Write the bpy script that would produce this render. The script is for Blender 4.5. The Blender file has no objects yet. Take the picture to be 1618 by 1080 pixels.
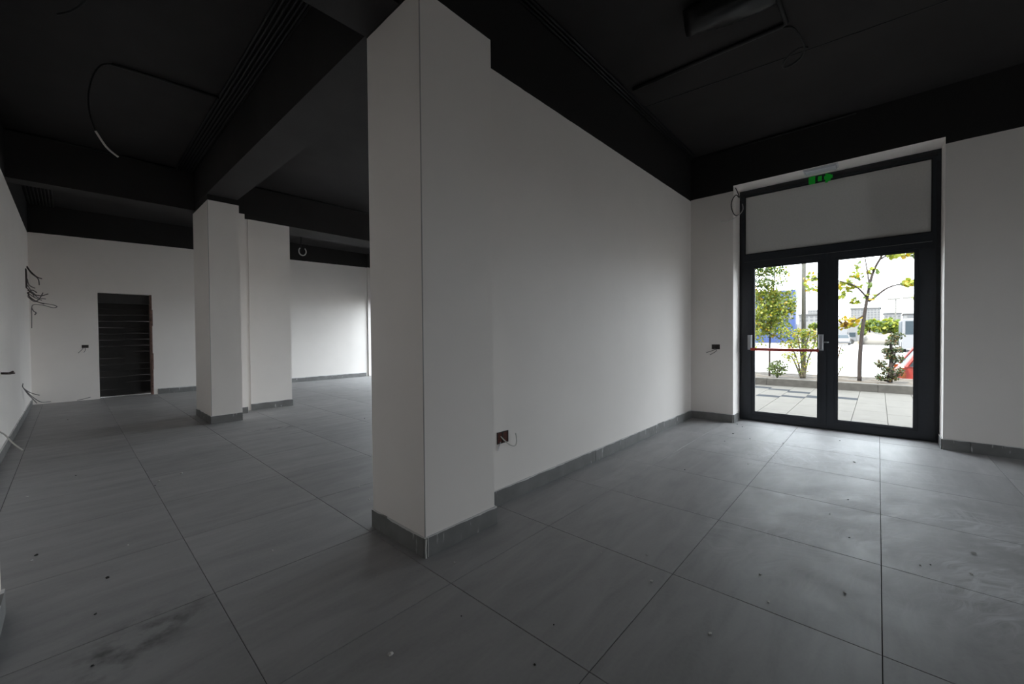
import bpy, math, random
from mathutils import Vector, Matrix
random.seed(7)
R_ = math.radians
scene = bpy.context.scene
COL = scene.collection

# ------------------------------------------------------------------ camera
FPX, CXP, CYP, H = 636.378, 809.0, 540.0, 1.23
YAW, PITCH, ROLL = R_(42.2855), R_(-0.93434), R_(-0.44783)
_f = Vector((math.cos(YAW)*math.cos(PITCH), math.sin(YAW)*math.cos(PITCH), math.sin(PITCH)))
_r = Vector((math.sin(YAW), -math.cos(YAW), 0))
_u = _r.cross(_f)
RIGHT = math.cos(ROLL)*_r + math.sin(ROLL)*_u
UP = -math.sin(ROLL)*_r + math.cos(ROLL)*_u
FWD = _f
cam_d = bpy.data.cameras.new('camera')
cam = bpy.data.objects.new('camera', cam_d)
COL.objects.link(cam)
M3 = Matrix((RIGHT, UP, -FWD)).transposed()
cam.matrix_world = Matrix.Translation((0, 0, H)) @ M3.to_4x4()
cam_d.sensor_width = 36.0
cam_d.lens = FPX/1618*36
cam_d.clip_start = 0.02
cam_d.clip_end = 1500
scene.camera = cam

# ------------------------------------------------------------------ sky, sun, exposure
world = bpy.data.worlds.new('sky')
scene.world = world
world.use_nodes = True
bg = world.node_tree.nodes['Background']
bg.inputs[0].default_value = (0.865, 0.915, 1.0, 1)
bg.inputs[1].default_value = 3.4
sun_d = bpy.data.lights.new('sun', 'SUN')
sun_d.energy = 5.0
sun_d.color = (1.0, 0.95, 0.87)
sun_d.angle = R_(0.6)
sun = bpy.data.objects.new('sun', sun_d)
COL.objects.link(sun)
sun.rotation_euler = Vector((0.50, -0.12, -0.86)).to_track_quat('-Z', 'Y').to_euler()
sun.location = (0, 0, 30)
vs = scene.view_settings
vs.view_transform = 'Standard'
vs.look = 'None'
vs.gamma = 1
vs.exposure = 1.4
vs.use_curve_mapping = False
try:
    scene.cycles.diffuse_bounces = 6
    scene.cycles.max_bounces = 12
    scene.cycles.transparent_max_bounces = 12
    scene.cycles.use_denoising = True
    scene.cycles.sample_clamp_indirect = 6.0
except Exception:
    pass

def portal(x, y0, y1, z0, z1):
    d = bpy.data.lights.new('window_portal', 'AREA')
    d.shape = 'RECTANGLE'
    d.size = z1-z0
    d.size_y = y1-y0
    d.cycles.is_portal = True
    o = bpy.data.objects.new('window_portal', d)
    COL.objects.link(o)
    o.location = (x, (y0+y1)/2, (z0+z1)/2)
    o.rotation_euler = (0, R_(90), 0)      # -Z axis looks along -X, into the rooms
    return o

# ------------------------------------------------------------------ pixels -> points on known planes
def ray(u, v):
    return RIGHT*((u-CXP)/FPX) - UP*((v-CYP)/FPX) + FWD
def onx(u, v, x):
    d = ray(u, v); return Vector((0, 0, H)) + d*(x/d.x)
def ony(u, v, y):
    d = ray(u, v); return Vector((0, 0, H)) + d*(y/d.y)
def onz(u, v, z):
    d = ray(u, v); return Vector((0, 0, H)) + d*((z-H)/d.z)

# ------------------------------------------------------------------ materials
def newmat(name):
    m = bpy.data.materials.new(name); m.use_nodes = True
    nt = m.node_tree
    return m, nt, nt.nodes['Principled BSDF']
def N(nt, typ, **kw):
    n = nt.nodes.new(typ)
    for k, v in kw.items(): setattr(n, k, v)
    return n
def math_n(nt, op, a, b=None, clamp=False):
    n = N(nt, 'ShaderNodeMath', operation=op); n.use_clamp = clamp
    for i, s in enumerate((a, b)):
        if s is None: continue
        if isinstance(s, (int, float)): n.inputs[i].default_value = s
        else: nt.links.new(s, n.inputs[i])
    return n.outputs[0]
def mixc(nt, fac, a, b):
    n = N(nt, 'ShaderNodeMix', data_type='RGBA')
    for i, s in ((0, fac), (6, a), (7, b)):
        if isinstance(s, (int, float)): n.inputs[i].default_value = s
        elif isinstance(s, tuple): n.inputs[i].default_value = (*s[:3], 1)
        else: nt.links.new(s, n.inputs[i])
    return n.outputs[2]
def noise(nt, scale, detail=3, coord=None, rough=0.55, dist=0.0):
    n = N(nt, 'ShaderNodeTexNoise'); n.inputs['Scale'].default_value = scale
    n.inputs['Detail'].default_value = detail; n.inputs['Roughness'].default_value = rough
    n.inputs['Distortion'].default_value = dist
    if coord is not None: nt.links.new(coord, n.inputs['Vector'])
    return n.outputs['Fac']
def ramp(nt, fac, p0, p1, a=0.0, b=1.0):
    n = N(nt, 'ShaderNodeMapRange'); n.inputs[1].default_value = p0; n.inputs[2].default_value = p1
    n.inputs[3].default_value = a; n.inputs[4].default_value = b
    nt.links.new(fac, n.inputs[0]); return n.outputs[0]
def bump(nt, bsdf, h, strength=0.2, dist=0.01):
    n = N(nt, 'ShaderNodeBump'); n.inputs['Strength'].default_value = strength
    n.inputs['Distance'].default_value = dist
    nt.links.new(h, n.inputs['Height']); nt.links.new(n.outputs[0], bsdf.inputs['Normal'])
def pos(nt):
    return N(nt, 'ShaderNodeNewGeometry').outputs['Position']
def simple(name, c, rough=0.6, metal=0.0, var=0.0, scale=8.0, spec=0.5, c2=None):
    m, nt, b = newmat(name)
    b.inputs['Roughness'].default_value = rough; b.inputs['Metallic'].default_value = metal
    b.inputs['Specular IOR Level'].default_value = spec
    if var or c2:
        f = noise(nt, scale, 4, N(nt, 'ShaderNodeTexCoord').outputs['Object'])
        f = ramp(nt, f, 0.3, 0.7)
        lo = tuple(x*(1-var) for x in c); hi = c2 or tuple(min(1, x*(1+var)) for x in c)
        nt.links.new(mixc(nt, f, lo, hi), b.inputs['Base Color'])
    else:
        b.inputs['Base Color'].default_value = (*c, 1)
    return m

WHITE = (0.90, 0.85, 0.81)
BLACK = (0.019, 0.0175, 0.0175)
def paint(name, thr=None, only_x=False):
    """white plaster paint; above the plane z = thr[0] + thr[1]*x + thr[2]*y the wall is painted black"""
    m, nt, b = newmat(name)
    p = pos(nt)
    f = ramp(nt, noise(nt, 1.3, 3, p), 0.35, 0.65)
    c = mixc(nt, f, tuple(x*0.965 for x in WHITE), WHITE)
    h = noise(nt, 160, 2, p)
    bump(nt, b, h, 0.12, 0.002)
    b.inputs['Roughness'].default_value = 0.62
    b.inputs['Specular IOR Level'].default_value = 0.3
    if thr:
        s = N(nt, 'ShaderNodeSeparateXYZ'); nt.links.new(p, s.inputs[0])
        t = math_n(nt, 'ADD', math_n(nt, 'MULTIPLY', s.outputs[0], thr[1]), math_n(nt, 'MULTIPLY', s.outputs[1], thr[2]))
        t = math_n(nt, 'ADD', t, thr[0])
        w = math_n(nt, 'MULTIPLY', math_n(nt, 'SUBTRACT', noise(nt, 9, 2, p), 0.5), 0.006)
        g = math_n(nt, 'GREATER_THAN', math_n(nt, 'ADD', s.outputs[2], w), t)
        if only_x:
            g2 = N(nt, 'ShaderNodeNewGeometry')
            sn = N(nt, 'ShaderNodeSeparateXYZ'); nt.links.new(g2.outputs['True Normal'], sn.inputs[0])
            g = math_n(nt, 'MULTIPLY', g, math_n(nt, 'GREATER_THAN', math_n(nt, 'ABSOLUTE', sn.outputs[0]), 0.9))
        c = mixc(nt, g, c, BLACK)
    nt.links.new(c, b.inputs['Base Color'])
    return m
M = {}
M['white'] = paint('white wall paint')
M['bead'] = simple('grey corner bead', (0.33, 0.32, 0.31), 0.7)
M['front'] = paint('white paint with black upper band, door wall', (3.18, 0, 0.0), True)
M['left'] = paint('white paint with black upper band, side wall', (3.10, 0, 0.009))
M['back'] = paint('white paint with black upper band, far wall', (3.24, 0.02, 0))
M['part'] = paint('white paint with black upper band, partition', (3.095, 0.0115, 0))
M['col'] = paint('white paint with black upper band, near column', (3.13, 0, 0.0))
M['col2'] = paint('white paint with black upper band, far column', (3.185, 0, 0))
M['pil'] = paint('white paint with black upper band, pilaster', (3.225, 0, 0))

def black_paint():
    m, nt, b = newmat('black ceiling paint')
    p = pos(nt)
    f = ramp(nt, noise(nt, 2.2, 4, p), 0.3, 0.7)
    nt.links.new(mixc(nt, f, (0.026, 0.0235, 0.0235), (0.033, 0.030, 0.030)), b.inputs['Base Color'])
    b.inputs['Roughness'].default_value = 0.75
    b.inputs['Specular IOR Level'].default_value = 0.25
    bump(nt, b, noise(nt, 45, 3, p), 0.25, 0.004)
    return m
M['black'] = black_paint()

def tile_mat():
    m, nt, b = newmat('grey porcelain floor tile')
    tc = N(nt, 'ShaderNodeTexCoord').outputs['Object']
    oi = N(nt, 'ShaderNodeObjectInfo')
    p = pos(nt)
    # cloudy streaks running along X, different on every tile
    mp = N(nt, 'ShaderNodeMapping'); nt.links.new(tc, mp.inputs['Vector'])
    mp.inputs['Scale'].default_value = (1.2, 5.5, 1)
    cmb = N(nt, 'ShaderNodeCombineXYZ')
    nt.links.new(math_n(nt, 'MULTIPLY', oi.outputs['Random'], 40.0), cmb.inputs[0])
    nt.links.new(math_n(nt, 'MULTIPLY', oi.outputs['Random'], 17.0), cmb.inputs[1])
    nt.links.new(cmb.outputs[0], mp.inputs['Location'])
    f = ramp(nt, noise(nt, 1.6, 6, mp.outputs[0], 0.6, 0.6), 0.28, 0.72)
    c = mixc(nt, f, (0.280, 0.275, 0.276), (0.375, 0.369, 0.370))
    f2 = ramp(nt, noise(nt, 60, 3, p), 0.35, 0.75)
    c = mixc(nt, math_n(nt, 'MULTIPLY', f2, 0.25), c, (0.41, 0.40, 0.39))
    # per tile tone
    t = ramp(nt, oi.outputs['Random'], 0, 1, 0.93, 1.05)
    v = N(nt, 'ShaderNodeVectorMath', operation='SCALE'); nt.links.new(c, v.inputs[0]); nt.links.new(t, v.inputs[3])
    c = v.outputs[0]
    def blob(x, y, rx, ry, ang=0.0):
        mm = N(nt, 'ShaderNodeMapping', vector_type='TEXTURE'); nt.links.new(p, mm.inputs['Vector'])
        mm.inputs['Location'].default_value = (x, y, 0)
        mm.inputs['Rotation'].default_value = (0, 0, ang)
        mm.inputs['Scale'].default_value = (rx, ry, 1)
        ln = N(nt, 'ShaderNodeVectorMath', operation='LENGTH'); nt.links.new(mm.outputs[0], ln.inputs[0])
        return ramp(nt, ln.outputs['Value'], 1.0, 0.25)
    # wiped plaster dust: arcs of pale swirls in front of the door
    def arcs(cx, cy, seed):
        mw = N(nt, 'ShaderNodeMapping'); nt.links.new(p, mw.inputs['Vector']); mw.inputs['Location'].default_value = (-cx, -cy, 0)
        sp = N(nt, 'ShaderNodeSeparateXYZ'); nt.links.new(mw.outputs[0], sp.inputs[0])
        ln = N(nt, 'ShaderNodeVectorMath', operation='LENGTH'); nt.links.new(mw.outputs[0], ln.inputs[0])
        wob = math_n(nt, 'MULTIPLY', noise(nt, 2.0, 2, p), 0.5)
        cm = N(nt, 'ShaderNodeCombineXYZ')
        nt.links.new(math_n(nt, 'MULTIPLY', math_n(nt, 'ADD', ln.outputs['Value'], wob), 17.0), cm.inputs[0])
        nt.links.new(math_n(nt, 'MULTIPLY', math_n(nt, 'ARCTAN2', sp.outputs[1], sp.outputs[0]), 1.6), cm.inputs[1])
        cm.inputs[2].default_value = seed
        return ramp(nt, noise(nt, 1.0, 5, cm.outputs[0], 0.7), 0.42, 0.66)
    sw = math_n(nt, 'MULTIPLY', math_n(nt, 'MAXIMUM', arcs(2.6, -0.9, 0.0), arcs(4.6, 1.4, 7.0)), ramp(nt, noise(nt, 2.2, 4, p, 0.6), 0.34, 0.6))
    dust = None
    for a in ((3.55, 0.1, 1.5, 0.75, -0.3), (4.9, 0.5, 0.9, 1.0, 0.2), (3.2, -0.5, 1.1, 0.8, 0.0)):
        q = blob(*a); dust = q if dust is None else math_n(nt, 'MAXIMUM', dust, q)
    fd = math_n(nt, 'MULTIPLY', math_n(nt, 'MULTIPLY', sw, dust), 1.3, True)
    c = mixc(nt, fd, c, (0.70, 0.70, 0.71))
    # pale film by the door: dust, with the door's glare put into the colour
    ft = math_n(nt, 'MULTIPLY', math_n(nt, 'MULTIPLY', blob(5.9, 0.6, 1.8, 2.0), ramp(nt, noise(nt, 7, 4, p), 0.2, 0.75)), 0.1)
    c = mixc(nt, ft, c, (0.55, 0.545, 0.54))
    # dark scuffs
    sc_ = math_n(nt, 'MULTIPLY', blob(1.92, 6.0, 0.5, 0.10, -0.25), ramp(nt, noise(nt, 13, 4, p), 0.47, 0.62))
    sc2 = math_n(nt, 'MULTIPLY', blob(0.12, 2.2, 0.45, 0.20, 0.5), ramp(nt, noise(nt, 9, 4, p), 0.46, 0.66))
    c = mixc(nt, math_n(nt, 'MULTIPLY', math_n(nt, 'MAXIMUM', sc_, sc2), 0.7), c, (0.03, 0.028, 0.026))
    nt.links.new(c, b.inputs['Base Color'])
    rr = math_n(nt, 'ADD', ramp(nt, noise(nt, 5, 4, p), 0.3, 0.7, 0.46, 0.58), math_n(nt, 'MULTIPLY', fd, 0.25))
    nt.links.new(rr, b.inputs['Roughness'])
    b.inputs['Specular IOR Level'].default_value = 0.45
    bump(nt, b, noise(nt, 90, 3, p), 0.06, 0.002)
    return m
M['tile'] = tile_mat()
M['grout'] = simple('dark grout', (0.05, 0.047, 0.045), 0.9, var=0.2)
def skirt_mat():
    m, nt, b = newmat('grey skirting tile with paint drips')
    p = pos(nt)
    f = ramp(nt, noise(nt, 6, 5, p), 0.3, 0.7)
    c = mixc(nt, f, (0.15, 0.148, 0.144), (0.21, 0.208, 0.204))
    mp = N(nt, 'ShaderNodeMapping'); nt.links.new(p, mp.inputs['Vector']); mp.inputs['Scale'].default_value = (1, 1, 0.18)
    d = ramp(nt, noise(nt, 34, 2, mp.outputs[0]), 0.66, 0.72)
    c = mixc(nt, math_n(nt, 'MULTIPLY', d, 0.7), c, (0.62, 0.61, 0.6))
    s = N(nt, 'ShaderNodeSeparateXYZ'); nt.links.new(p, s.inputs[0])
    e = math_n(nt, 'GREATER_THAN', math_n(nt, 'ADD', s.outputs[2], math_n(nt, 'MULTIPLY', noise(nt, 6, 3, p), 0.03)), 0.1225)
    c = mixc(nt, e, c, (0.66, 0.65, 0.64))
    nt.links.new(c, b.inputs['Base Color']); b.inputs['Roughness'].default_value = 0.5
    return m
M['skirt'] = skirt_mat()
M['alu'] = simple('anthracite powder coated aluminium', (0.022, 0.026, 0.034), 0.42, 0.0, var=0.08, scale=30)
M['gasket'] = simple('black rubber gasket', (0.008, 0.008, 0.009), 0.7)
M['membrane'] = simple('black sealing membrane', (0.012, 0.013, 0.017), 0.6, var=0.4, scale=20)
M['panel'] = simple('pale grey roller blind cloth', (0.66, 0.645, 0.62), 0.85, var=0.04, scale=60)
M['steel'] = simple('brushed grey metal', (0.42, 0.43, 0.45), 0.35, 0.6, var=0.05)
M['redbar'] = simple('red push bar lacquer', (0.42, 0.035, 0.02), 0.4)
M['greentape'] = simple('green masking tape', (0.0, 0.55, 0.03), 0.6)
M['plastic'] = simple('off white plastic', (0.62, 0.62, 0.64), 0.4)
M['lens'] = simple('clear ribbed diffuser', (0.62, 0.63, 0.68), 0.2)
M['cablew'] = simple('white cable sheath', (0.62, 0.60, 0.57), 0.5)
M['cableg'] = simple('grey cable sheath', (0.16, 0.15, 0.15), 0.55)
M['cableb'] = simple('dark brown cable sheath', (0.055, 0.04, 0.035), 0.55)
M['cablek'] = simple('black cable sheath', (0.010, 0.010, 0.010), 0.6)
M['conduit'] = simple('black painted conduit', (0.0085, 0.0083, 0.0085), 0.55, var=0.2)
M['brick'] = simple('broken red brick', (0.10, 0.035, 0.025), 0.95, var=0.5, scale=60)
M['brickedge'] = simple('rough brick and mortar edge', (0.20, 0.12, 0.10), 0.95, var=0.35, scale=18)
M['boxdark'] = simple('dark socket box', (0.035, 0.027, 0.024), 0.7, var=0.4, scale=90)
M['slat'] = simple('dark brown shutter slat', (0.011, 0.009, 0.008), 0.6, var=0.3, scale=5)
M['lintel'] = simple('dark grey shutter box', (0.035, 0.033, 0.033), 0.7, var=0.1)
M['bag'] = simple('black plastic wrap', (0.009, 0.009, 0.0095), 0.38)
M['crumb'] = simple('white plaster crumb', (0.62, 0.61, 0.59), 0.9)
M['chip'] = simple('dark debris chip', (0.02, 0.018, 0.016), 0.8)
def glass_mat():
    m = bpy.data.materials.new('window glass'); m.use_nodes = True
    nt = m.node_tree; nt.nodes.clear()
    o = N(nt, 'ShaderNodeOutputMaterial'); mx = N(nt, 'ShaderNodeMixShader')
    t = N(nt, 'ShaderNodeBsdfTransparent'); t.inputs[0].default_value = (0.95, 0.97, 0.96, 1)
    g = N(nt, 'ShaderNodeBsdfGlossy'); g.inputs['Roughness'].default_value = 0.0
    lw_ = N(nt, 'ShaderNodeLayerWeight'); lw_.inputs[0].default_value = 0.5
    fr = math_n(nt, 'ADD', math_n(nt, 'MULTIPLY', math_n(nt, 'POWER', lw_.outputs['Facing'], 5.0), 0.6), 0.025)
    nt.links.new(fr, mx.inputs[0]); nt.links.new(t.outputs[0], mx.inputs[1]); nt.links.new(g.outputs[0], mx.inputs[2])
    nt.links.new(mx.outputs[0], o.inputs[0]); return m
M['glass'] = glass_mat()
M['paver'] = simple('pale stone paver', (0.13, 0.119, 0.104), 0.9, var=0.08, scale=4, spec=0.2)
M['paverdark'] = simple('blue grey stone paver', (0.030, 0.033, 0.038), 0.95, var=0.08, scale=4, spec=0.1)
M['joint'] = simple('sandy paver joint', (0.055, 0.05, 0.045), 0.9)
M['kerb'] = simple('grey concrete kerb', (0.105, 0.094, 0.081), 0.9, var=0.2, scale=9)
M['soil'] = simple('brown bark mulch', (0.04, 0.03, 0.02), 0.95, var=0.6, scale=30)
M['asphalt'] = simple('sun bleached asphalt', (0.24, 0.235, 0.23), 0.9, var=0.08, scale=0.4)
M['drygrass'] = simple('dry yellow grass', (0.12, 0.095, 0.06), 0.95, var=0.3, scale=0.5)
M['facade'] = simple('pale facade render', (0.55, 0.54, 0.52), 0.8, var=0.04, scale=1)
M['bark'] = simple('grey brown bark', (0.022, 0.015, 0.013), 0.9, var=0.35, scale=25)
M['barkpale'] = simple('pale stem bark', (0.06, 0.05, 0.034), 0.9, var=0.3, scale=25)
def leafmat(name, c, t=0.35):
    m, nt, b = newmat(name)
    out = [n for n in nt.nodes if n.type == 'OUTPUT_MATERIAL'][0]
    b.inputs['Roughness'].default_value = 0.55
    b.inputs['Base Color'].default_value = (*c, 1)
    tr = N(nt, 'ShaderNodeBsdfTranslucent'); tr.inputs[0].default_value = (c[0]*1.3, c[1]*1.3, c[2]*0.8, 1)
    mx = N(nt, 'ShaderNodeMixShader'); mx.inputs[0].default_value = t
    nt.links.new(b.outputs[0], mx.inputs[1]); nt.links.new(tr.outputs[0], mx.inputs[2]); nt.links.new(mx.outputs[0], out.inputs[0])
    return m
M['leafg'] = leafmat('green leaf', (0.07, 0.11, 0.014))
M['leafd'] = leafmat('dark green leaf', (0.024, 0.046, 0.013))
M['leafl'] = leafmat('lime leaf', (0.19, 0.21, 0.022))
M['leafy'] = leafmat('yellow leaf', (0.27, 0.18, 0.006))
M['leafo'] = leafmat('olive needle', (0.045, 0.052, 0.02), 0.2)
M['leafr'] = leafmat('reddish leaf', (0.10, 0.05, 0.013))
M['concrete'] = simple('grey lamp post metal', (0.085, 0.083, 0.074), 0.6, var=0.15)
M['red'] = simple('red car paint', (0.19, 0.016, 0.009), 0.4, spec=0.6)
M['silver'] = simple('silver car paint', (0.08, 0.08, 0.085), 0.4)
M['vanwhite'] = simple('white vehicle paint', (0.115, 0.115, 0.12), 0.5)
M['carglass'] = simple('tinted car glass', (0.014, 0.022, 0.028), 0.45, spec=0.25)
M['tyre'] = simple('black tyre rubber', (0.012, 0.012, 0.012), 0.8)
M['lampred'] = simple('red orange tail lamp', (0.14, 0.03, 0.003), 0.2)
M['blue'] = simple('blue metal cladding', (0.006, 0.022, 0.095), 0.6)
M['farwhite'] = simple('white far facade', (0.115, 0.115, 0.118), 0.8)
M['farwin'] = simple('dark far window', (0.06, 0.062, 0.068), 0.6)
M['fargrey'] = simple('grey far roof', (0.07, 0.072, 0.075), 0.8)
M['sand'] = simple('heap of pale sand', (0.14, 0.13, 0.115), 0.95, var=0.1)

# ------------------------------------------------------------------ mesh helpers
class MB:
    def __init__(self): self.v = []; self.f = []; self.mi = []; self.cur = 0
    def quad(self, *pts):
        n = len(self.v); self.v += [tuple(p) for p in pts]; self.f.append(tuple(range(n, n+len(pts)))); self.mi.append(self.cur); return self
    def hexa(self, b, t):
        """b, t: four bottom and four top corners, counter-clockwise from above"""
        n = len(self.v); self.v += [tuple(p) for p in b] + [tuple(p) for p in t]
        fs = [(3, 2, 1, 0), (4, 5, 6, 7), (0, 1, 5, 4), (1, 2, 6, 5), (2, 3, 7, 6), (3, 0, 4, 7)]
        for q in fs: self.f.append(tuple(n+i for i in q)); self.mi.append(self.cur)
        return self
    def box(self, x0, x1, y0, y1, z0, z1):
        x0, x1 = min(x0, x1), max(x0, x1); y0, y1 = min(y0, y1), max(y0, y1); z0, z1 = min(z0, z1), max(z0, z1)
        c = [(x0, y0), (x1, y0), (x1, y1), (x0, y1)]
        return self.hexa([(x, y, z0) for x, y in c], [(x, y, z1) for x, y in c])
    def bevbox(self, x0, x1, y0, y1, z0, z1, b):
        """box with its upper edges chamfered"""
        c0 = [(x0, y0), (x1, y0), (x1, y1), (x0, y1)]; c1 = [(x0+b, y0+b), (x1-b, y0+b), (x1-b, y1-b), (x0+b, y1-b)]
        n = len(self.v)
        self.v += [(x, y, z0) for x, y in c0] + [(x, y, z1-b) for x, y in c0] + [(x, y, z1) for x, y in c1]
        fs = [(3, 2, 1, 0), (8, 9, 10, 11)]
        for k in (0, 4):
            for i in range(4):
                j = (i+1) % 4; fs.append((k+i, k+j, k+4+j, k+4+i))
        for q in fs: self.f.append(tuple(n+i for i in q)); self.mi.append(self.cur)
        return self
    def tube(self, pts, r, n=8, cap=True):
        pts = [Vector(p) for p in pts]; rs = r if isinstance(r, (list, tuple)) else [r]*len(pts)
        base = len(self.v); prev = None
        for i, p in enumerate(pts):
            d = (pts[min(i+1, len(pts)-1)] - pts[max(i-1, 0)])
            if d.length < 1e-9: d = Vector((0, 0, 1))
            d.normalize()
            if prev is None:
                a = Vector((0, 0, 1)) if abs(d.z) < 0.9 else Vector((1, 0, 0))
                e = d.cross(a).normalized()
            else:
                e = (prev - d*prev.dot(d)).normalized()
            prev = e; g = d.cross(e)
            for k in range(n):
                a = 2*math.pi*k/n; self.v.append(tuple(p + (e*math.cos(a) + g*math.sin(a))*rs[i]))
        for i in range(len(pts)-1):
            for k in range(n):
                k2 = (k+1) % n
                self.f.append((base+i*n+k, base+i*n+k2, base+(i+1)*n+k2, base+(i+1)*n+k)); self.mi.append(self.cur)
        if cap:
            self.f.append(tuple(base+n-1-k for k in range(n))); self.mi.append(self.cur)
            self.f.append(tuple(base+(len(pts)-1)*n+k for k in range(n))); self.mi.append(self.cur)
        return self
    def prism(self, poly, y0, y1, inset=None):
        """poly: (x, z) outline extruded along y"""
        n = len(poly); b = len(self.v)
        self.v += [(x, y0, z) for x, z in poly] + [(x, y1, z) for x, z in poly]
        self.f.append(tuple(b+i for i in range(n))); self.mi.append(self.cur)
        self.f.append(tuple(b+2*n-1-i for i in range(n))); self.mi.append(self.cur)
        for i in range(n):
            j = (i+1) % n; self.f.append((b+j, b+i, b+n+i, b+n+j)); self.mi.append(self.cur)
        return self
    def blob(self, c, rx, ry, rz, nu=10, nv=6, jit=0.0):
        b = len(self.v); c = Vector(c)
        for i in range(nv+1):
            th = math.pi*i/nv
            for k in range(nu):
                ph = 2*math.pi*k/nu; j = 1+random.uniform(-jit, jit)
                self.v.append((c.x+rx*j*math.sin(th)*math.cos(ph), c.y+ry*j*math.sin(th)*math.sin(ph), c.z+rz*j*math.cos(th)))
        for i in range(nv):
            for k in range(nu):
                k2 = (k+1) % nu; self.f.append((b+i*nu+k, b+(i+1)*nu+k, b+(i+1)*nu+k2, b+i*nu+k2)); self.mi.append(self.cur)
        return self
    def mesh(self, name, mats):
        me = bpy.data.meshes.new(name); me.from_pydata(self.v, [], self.f)
        mats = mats if isinstance(mats, (list, tuple)) else [mats]
        for m in mats: me.materials.append(m)
        if len(mats) > 1: me.polygons.foreach_set('material_index', self.mi)
        me.update(); return me
    def build(self, name, mats, parent=None, smooth=False, recenter=False):
        off = Vector((0, 0, 0))
        if recenter and self.v:
            xs, ys, zs = zip(*self.v)
            off = Vector(((min(xs)+max(xs))/2, (min(ys)+max(ys))/2, min(zs)))
            self.v = [(x-off.x, y-off.y, z-off.z) for x, y, z in self.v]
        me = self.mesh(name, mats)
        if smooth: me.polygons.foreach_set('use_smooth', [True]*len(me.polygons))
        o = bpy.data.objects.new(name, me); COL.objects.link(o); o.location = off
        if parent is not None:
            o.parent = parent
            o.matrix_parent_inverse = Matrix.Translation(parent.location).inverted() if parent.parent is None else (Matrix.Translation(parent.matrix_local.translation)).inverted()
        return o
def place(me, name, loc, parent=None):
    o = bpy.data.objects.new(name, me); COL.objects.link(o); o.location = loc
    if parent is not None:
        o.parent = parent; o.matrix_parent_inverse = Matrix.Translation(parent.location).inverted()
    return o
def empty(name, loc=(0, 0, 0)):
    o = bpy.data.objects.new(name, None); COL.objects.link(o); o.location = loc; o.empty_display_size = 0.1; return o
def struct(o, label=None):
    o['kind'] = 'structure'
    if label: o['label'] = label
    return o
def tag(o, label, cat, group=None, kind=None):
    o['label'] = label; o['category'] = cat
    if group: o['group'] = group
    if kind: o['kind'] = kind
    return o
def smooth_curve(pts, n=8):
    """Catmull-Rom through the points"""
    P = [Vector(p) for p in pts]; out = []
    for i in range(len(P)-1):
        p0, p1, p2, p3 = P[max(i-1, 0)], P[i], P[i+1], P[min(i+2, len(P)-1)]
        for k in range(n):
            t = k/n
            out.append(0.5*((2*p1)+(p2-p0)*t+(2*p0-5*p1+4*p2-p3)*t*t+(3*p1-p0-3*p2+p3)*t**3))
    out.append(P[-1]); return out

# ================================================================== the room
XL, XF, YB, YR = -0.49, 6.15, 11.75, -4.2      # left wall, door wall, far wall, wall behind the camera
XG = 6.53                                       # plane of the door and window frames
ZC = 3.78
# ---- floor: grout bed with every tile a piece of its own
fl = MB().box(XL-0.1, 6.75, YR-0.1, YB+0.6, -0.25, -0.004).build('floor', M['grout'])
struct(fl, 'large square grey porcelain floor tiles with thin dark joints')
TX, TY, X0, Y0 = 0.806, 0.793, 0.452, -0.018
G = 0.0015
full = MB().bevbox(-TX/2+G, TX/2-G, -TY/2+G, TY/2-G, -0.01, 0.0, 0.0012).mesh('tile', M['tile'])
i0, i1 = math.floor((XL-X0)/TX), math.ceil((6.70-X0)/TX)
j0, j1 = math.floor((YR-Y0)/TY), math.ceil((YB+0.3-Y0)/TY)
for i in range(i0, i1):
    for j in range(j0, j1):
        xa, xb, ya, yb = X0+i*TX, X0+(i+1)*TX, Y0+j*TY, Y0+(j+1)*TY
        cx0, cx1, cy0, cy1 = max(xa, XL), min(xb, 6.70), max(ya, YR), min(yb, YB+0.3)
        if cx1-cx0 < 0.03 or cy1-cy0 < 0.03: continue
        c = ((xa+xb)/2, (ya+yb)/2, 0)
        if cx1-cx0 > TX-0.005 and cy1-cy0 > TY-0.005:
            place(full, 'tile', c, fl)
        else:
            me = MB().bevbox(cx0-c[0]+G, cx1-c[0]-G, cy0-c[1]+G, cy1-c[1]-G, -0.01, 0.0, 0.0012).mesh('tile', M['tile'])
            place(me, 'tile', c, fl)

# ---- ceiling slab
ce = MB().box(XL-0.3, 6.75, YR-0.3, YB+0.6, ZC, ZC+0.3).build('ceiling', M['black'])
struct(ce, 'black painted concrete ceiling')
cb = MB()
seam = [onz(u, v, ZC) for u, v in ((1016, 170), (1150, 123), (1260, 84), (1380, 42), (1498, 0), (1560, -22))]
cb.tube([p+Vector((0, 0, -0.001+random.uniform(-.001, .001))) for p in smooth_curve(seam, 5)], 0.006, 5)
o = cb.build('seam', M['conduit'], ce); o['label'] = 'thin dark joint line across the ceiling'

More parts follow.
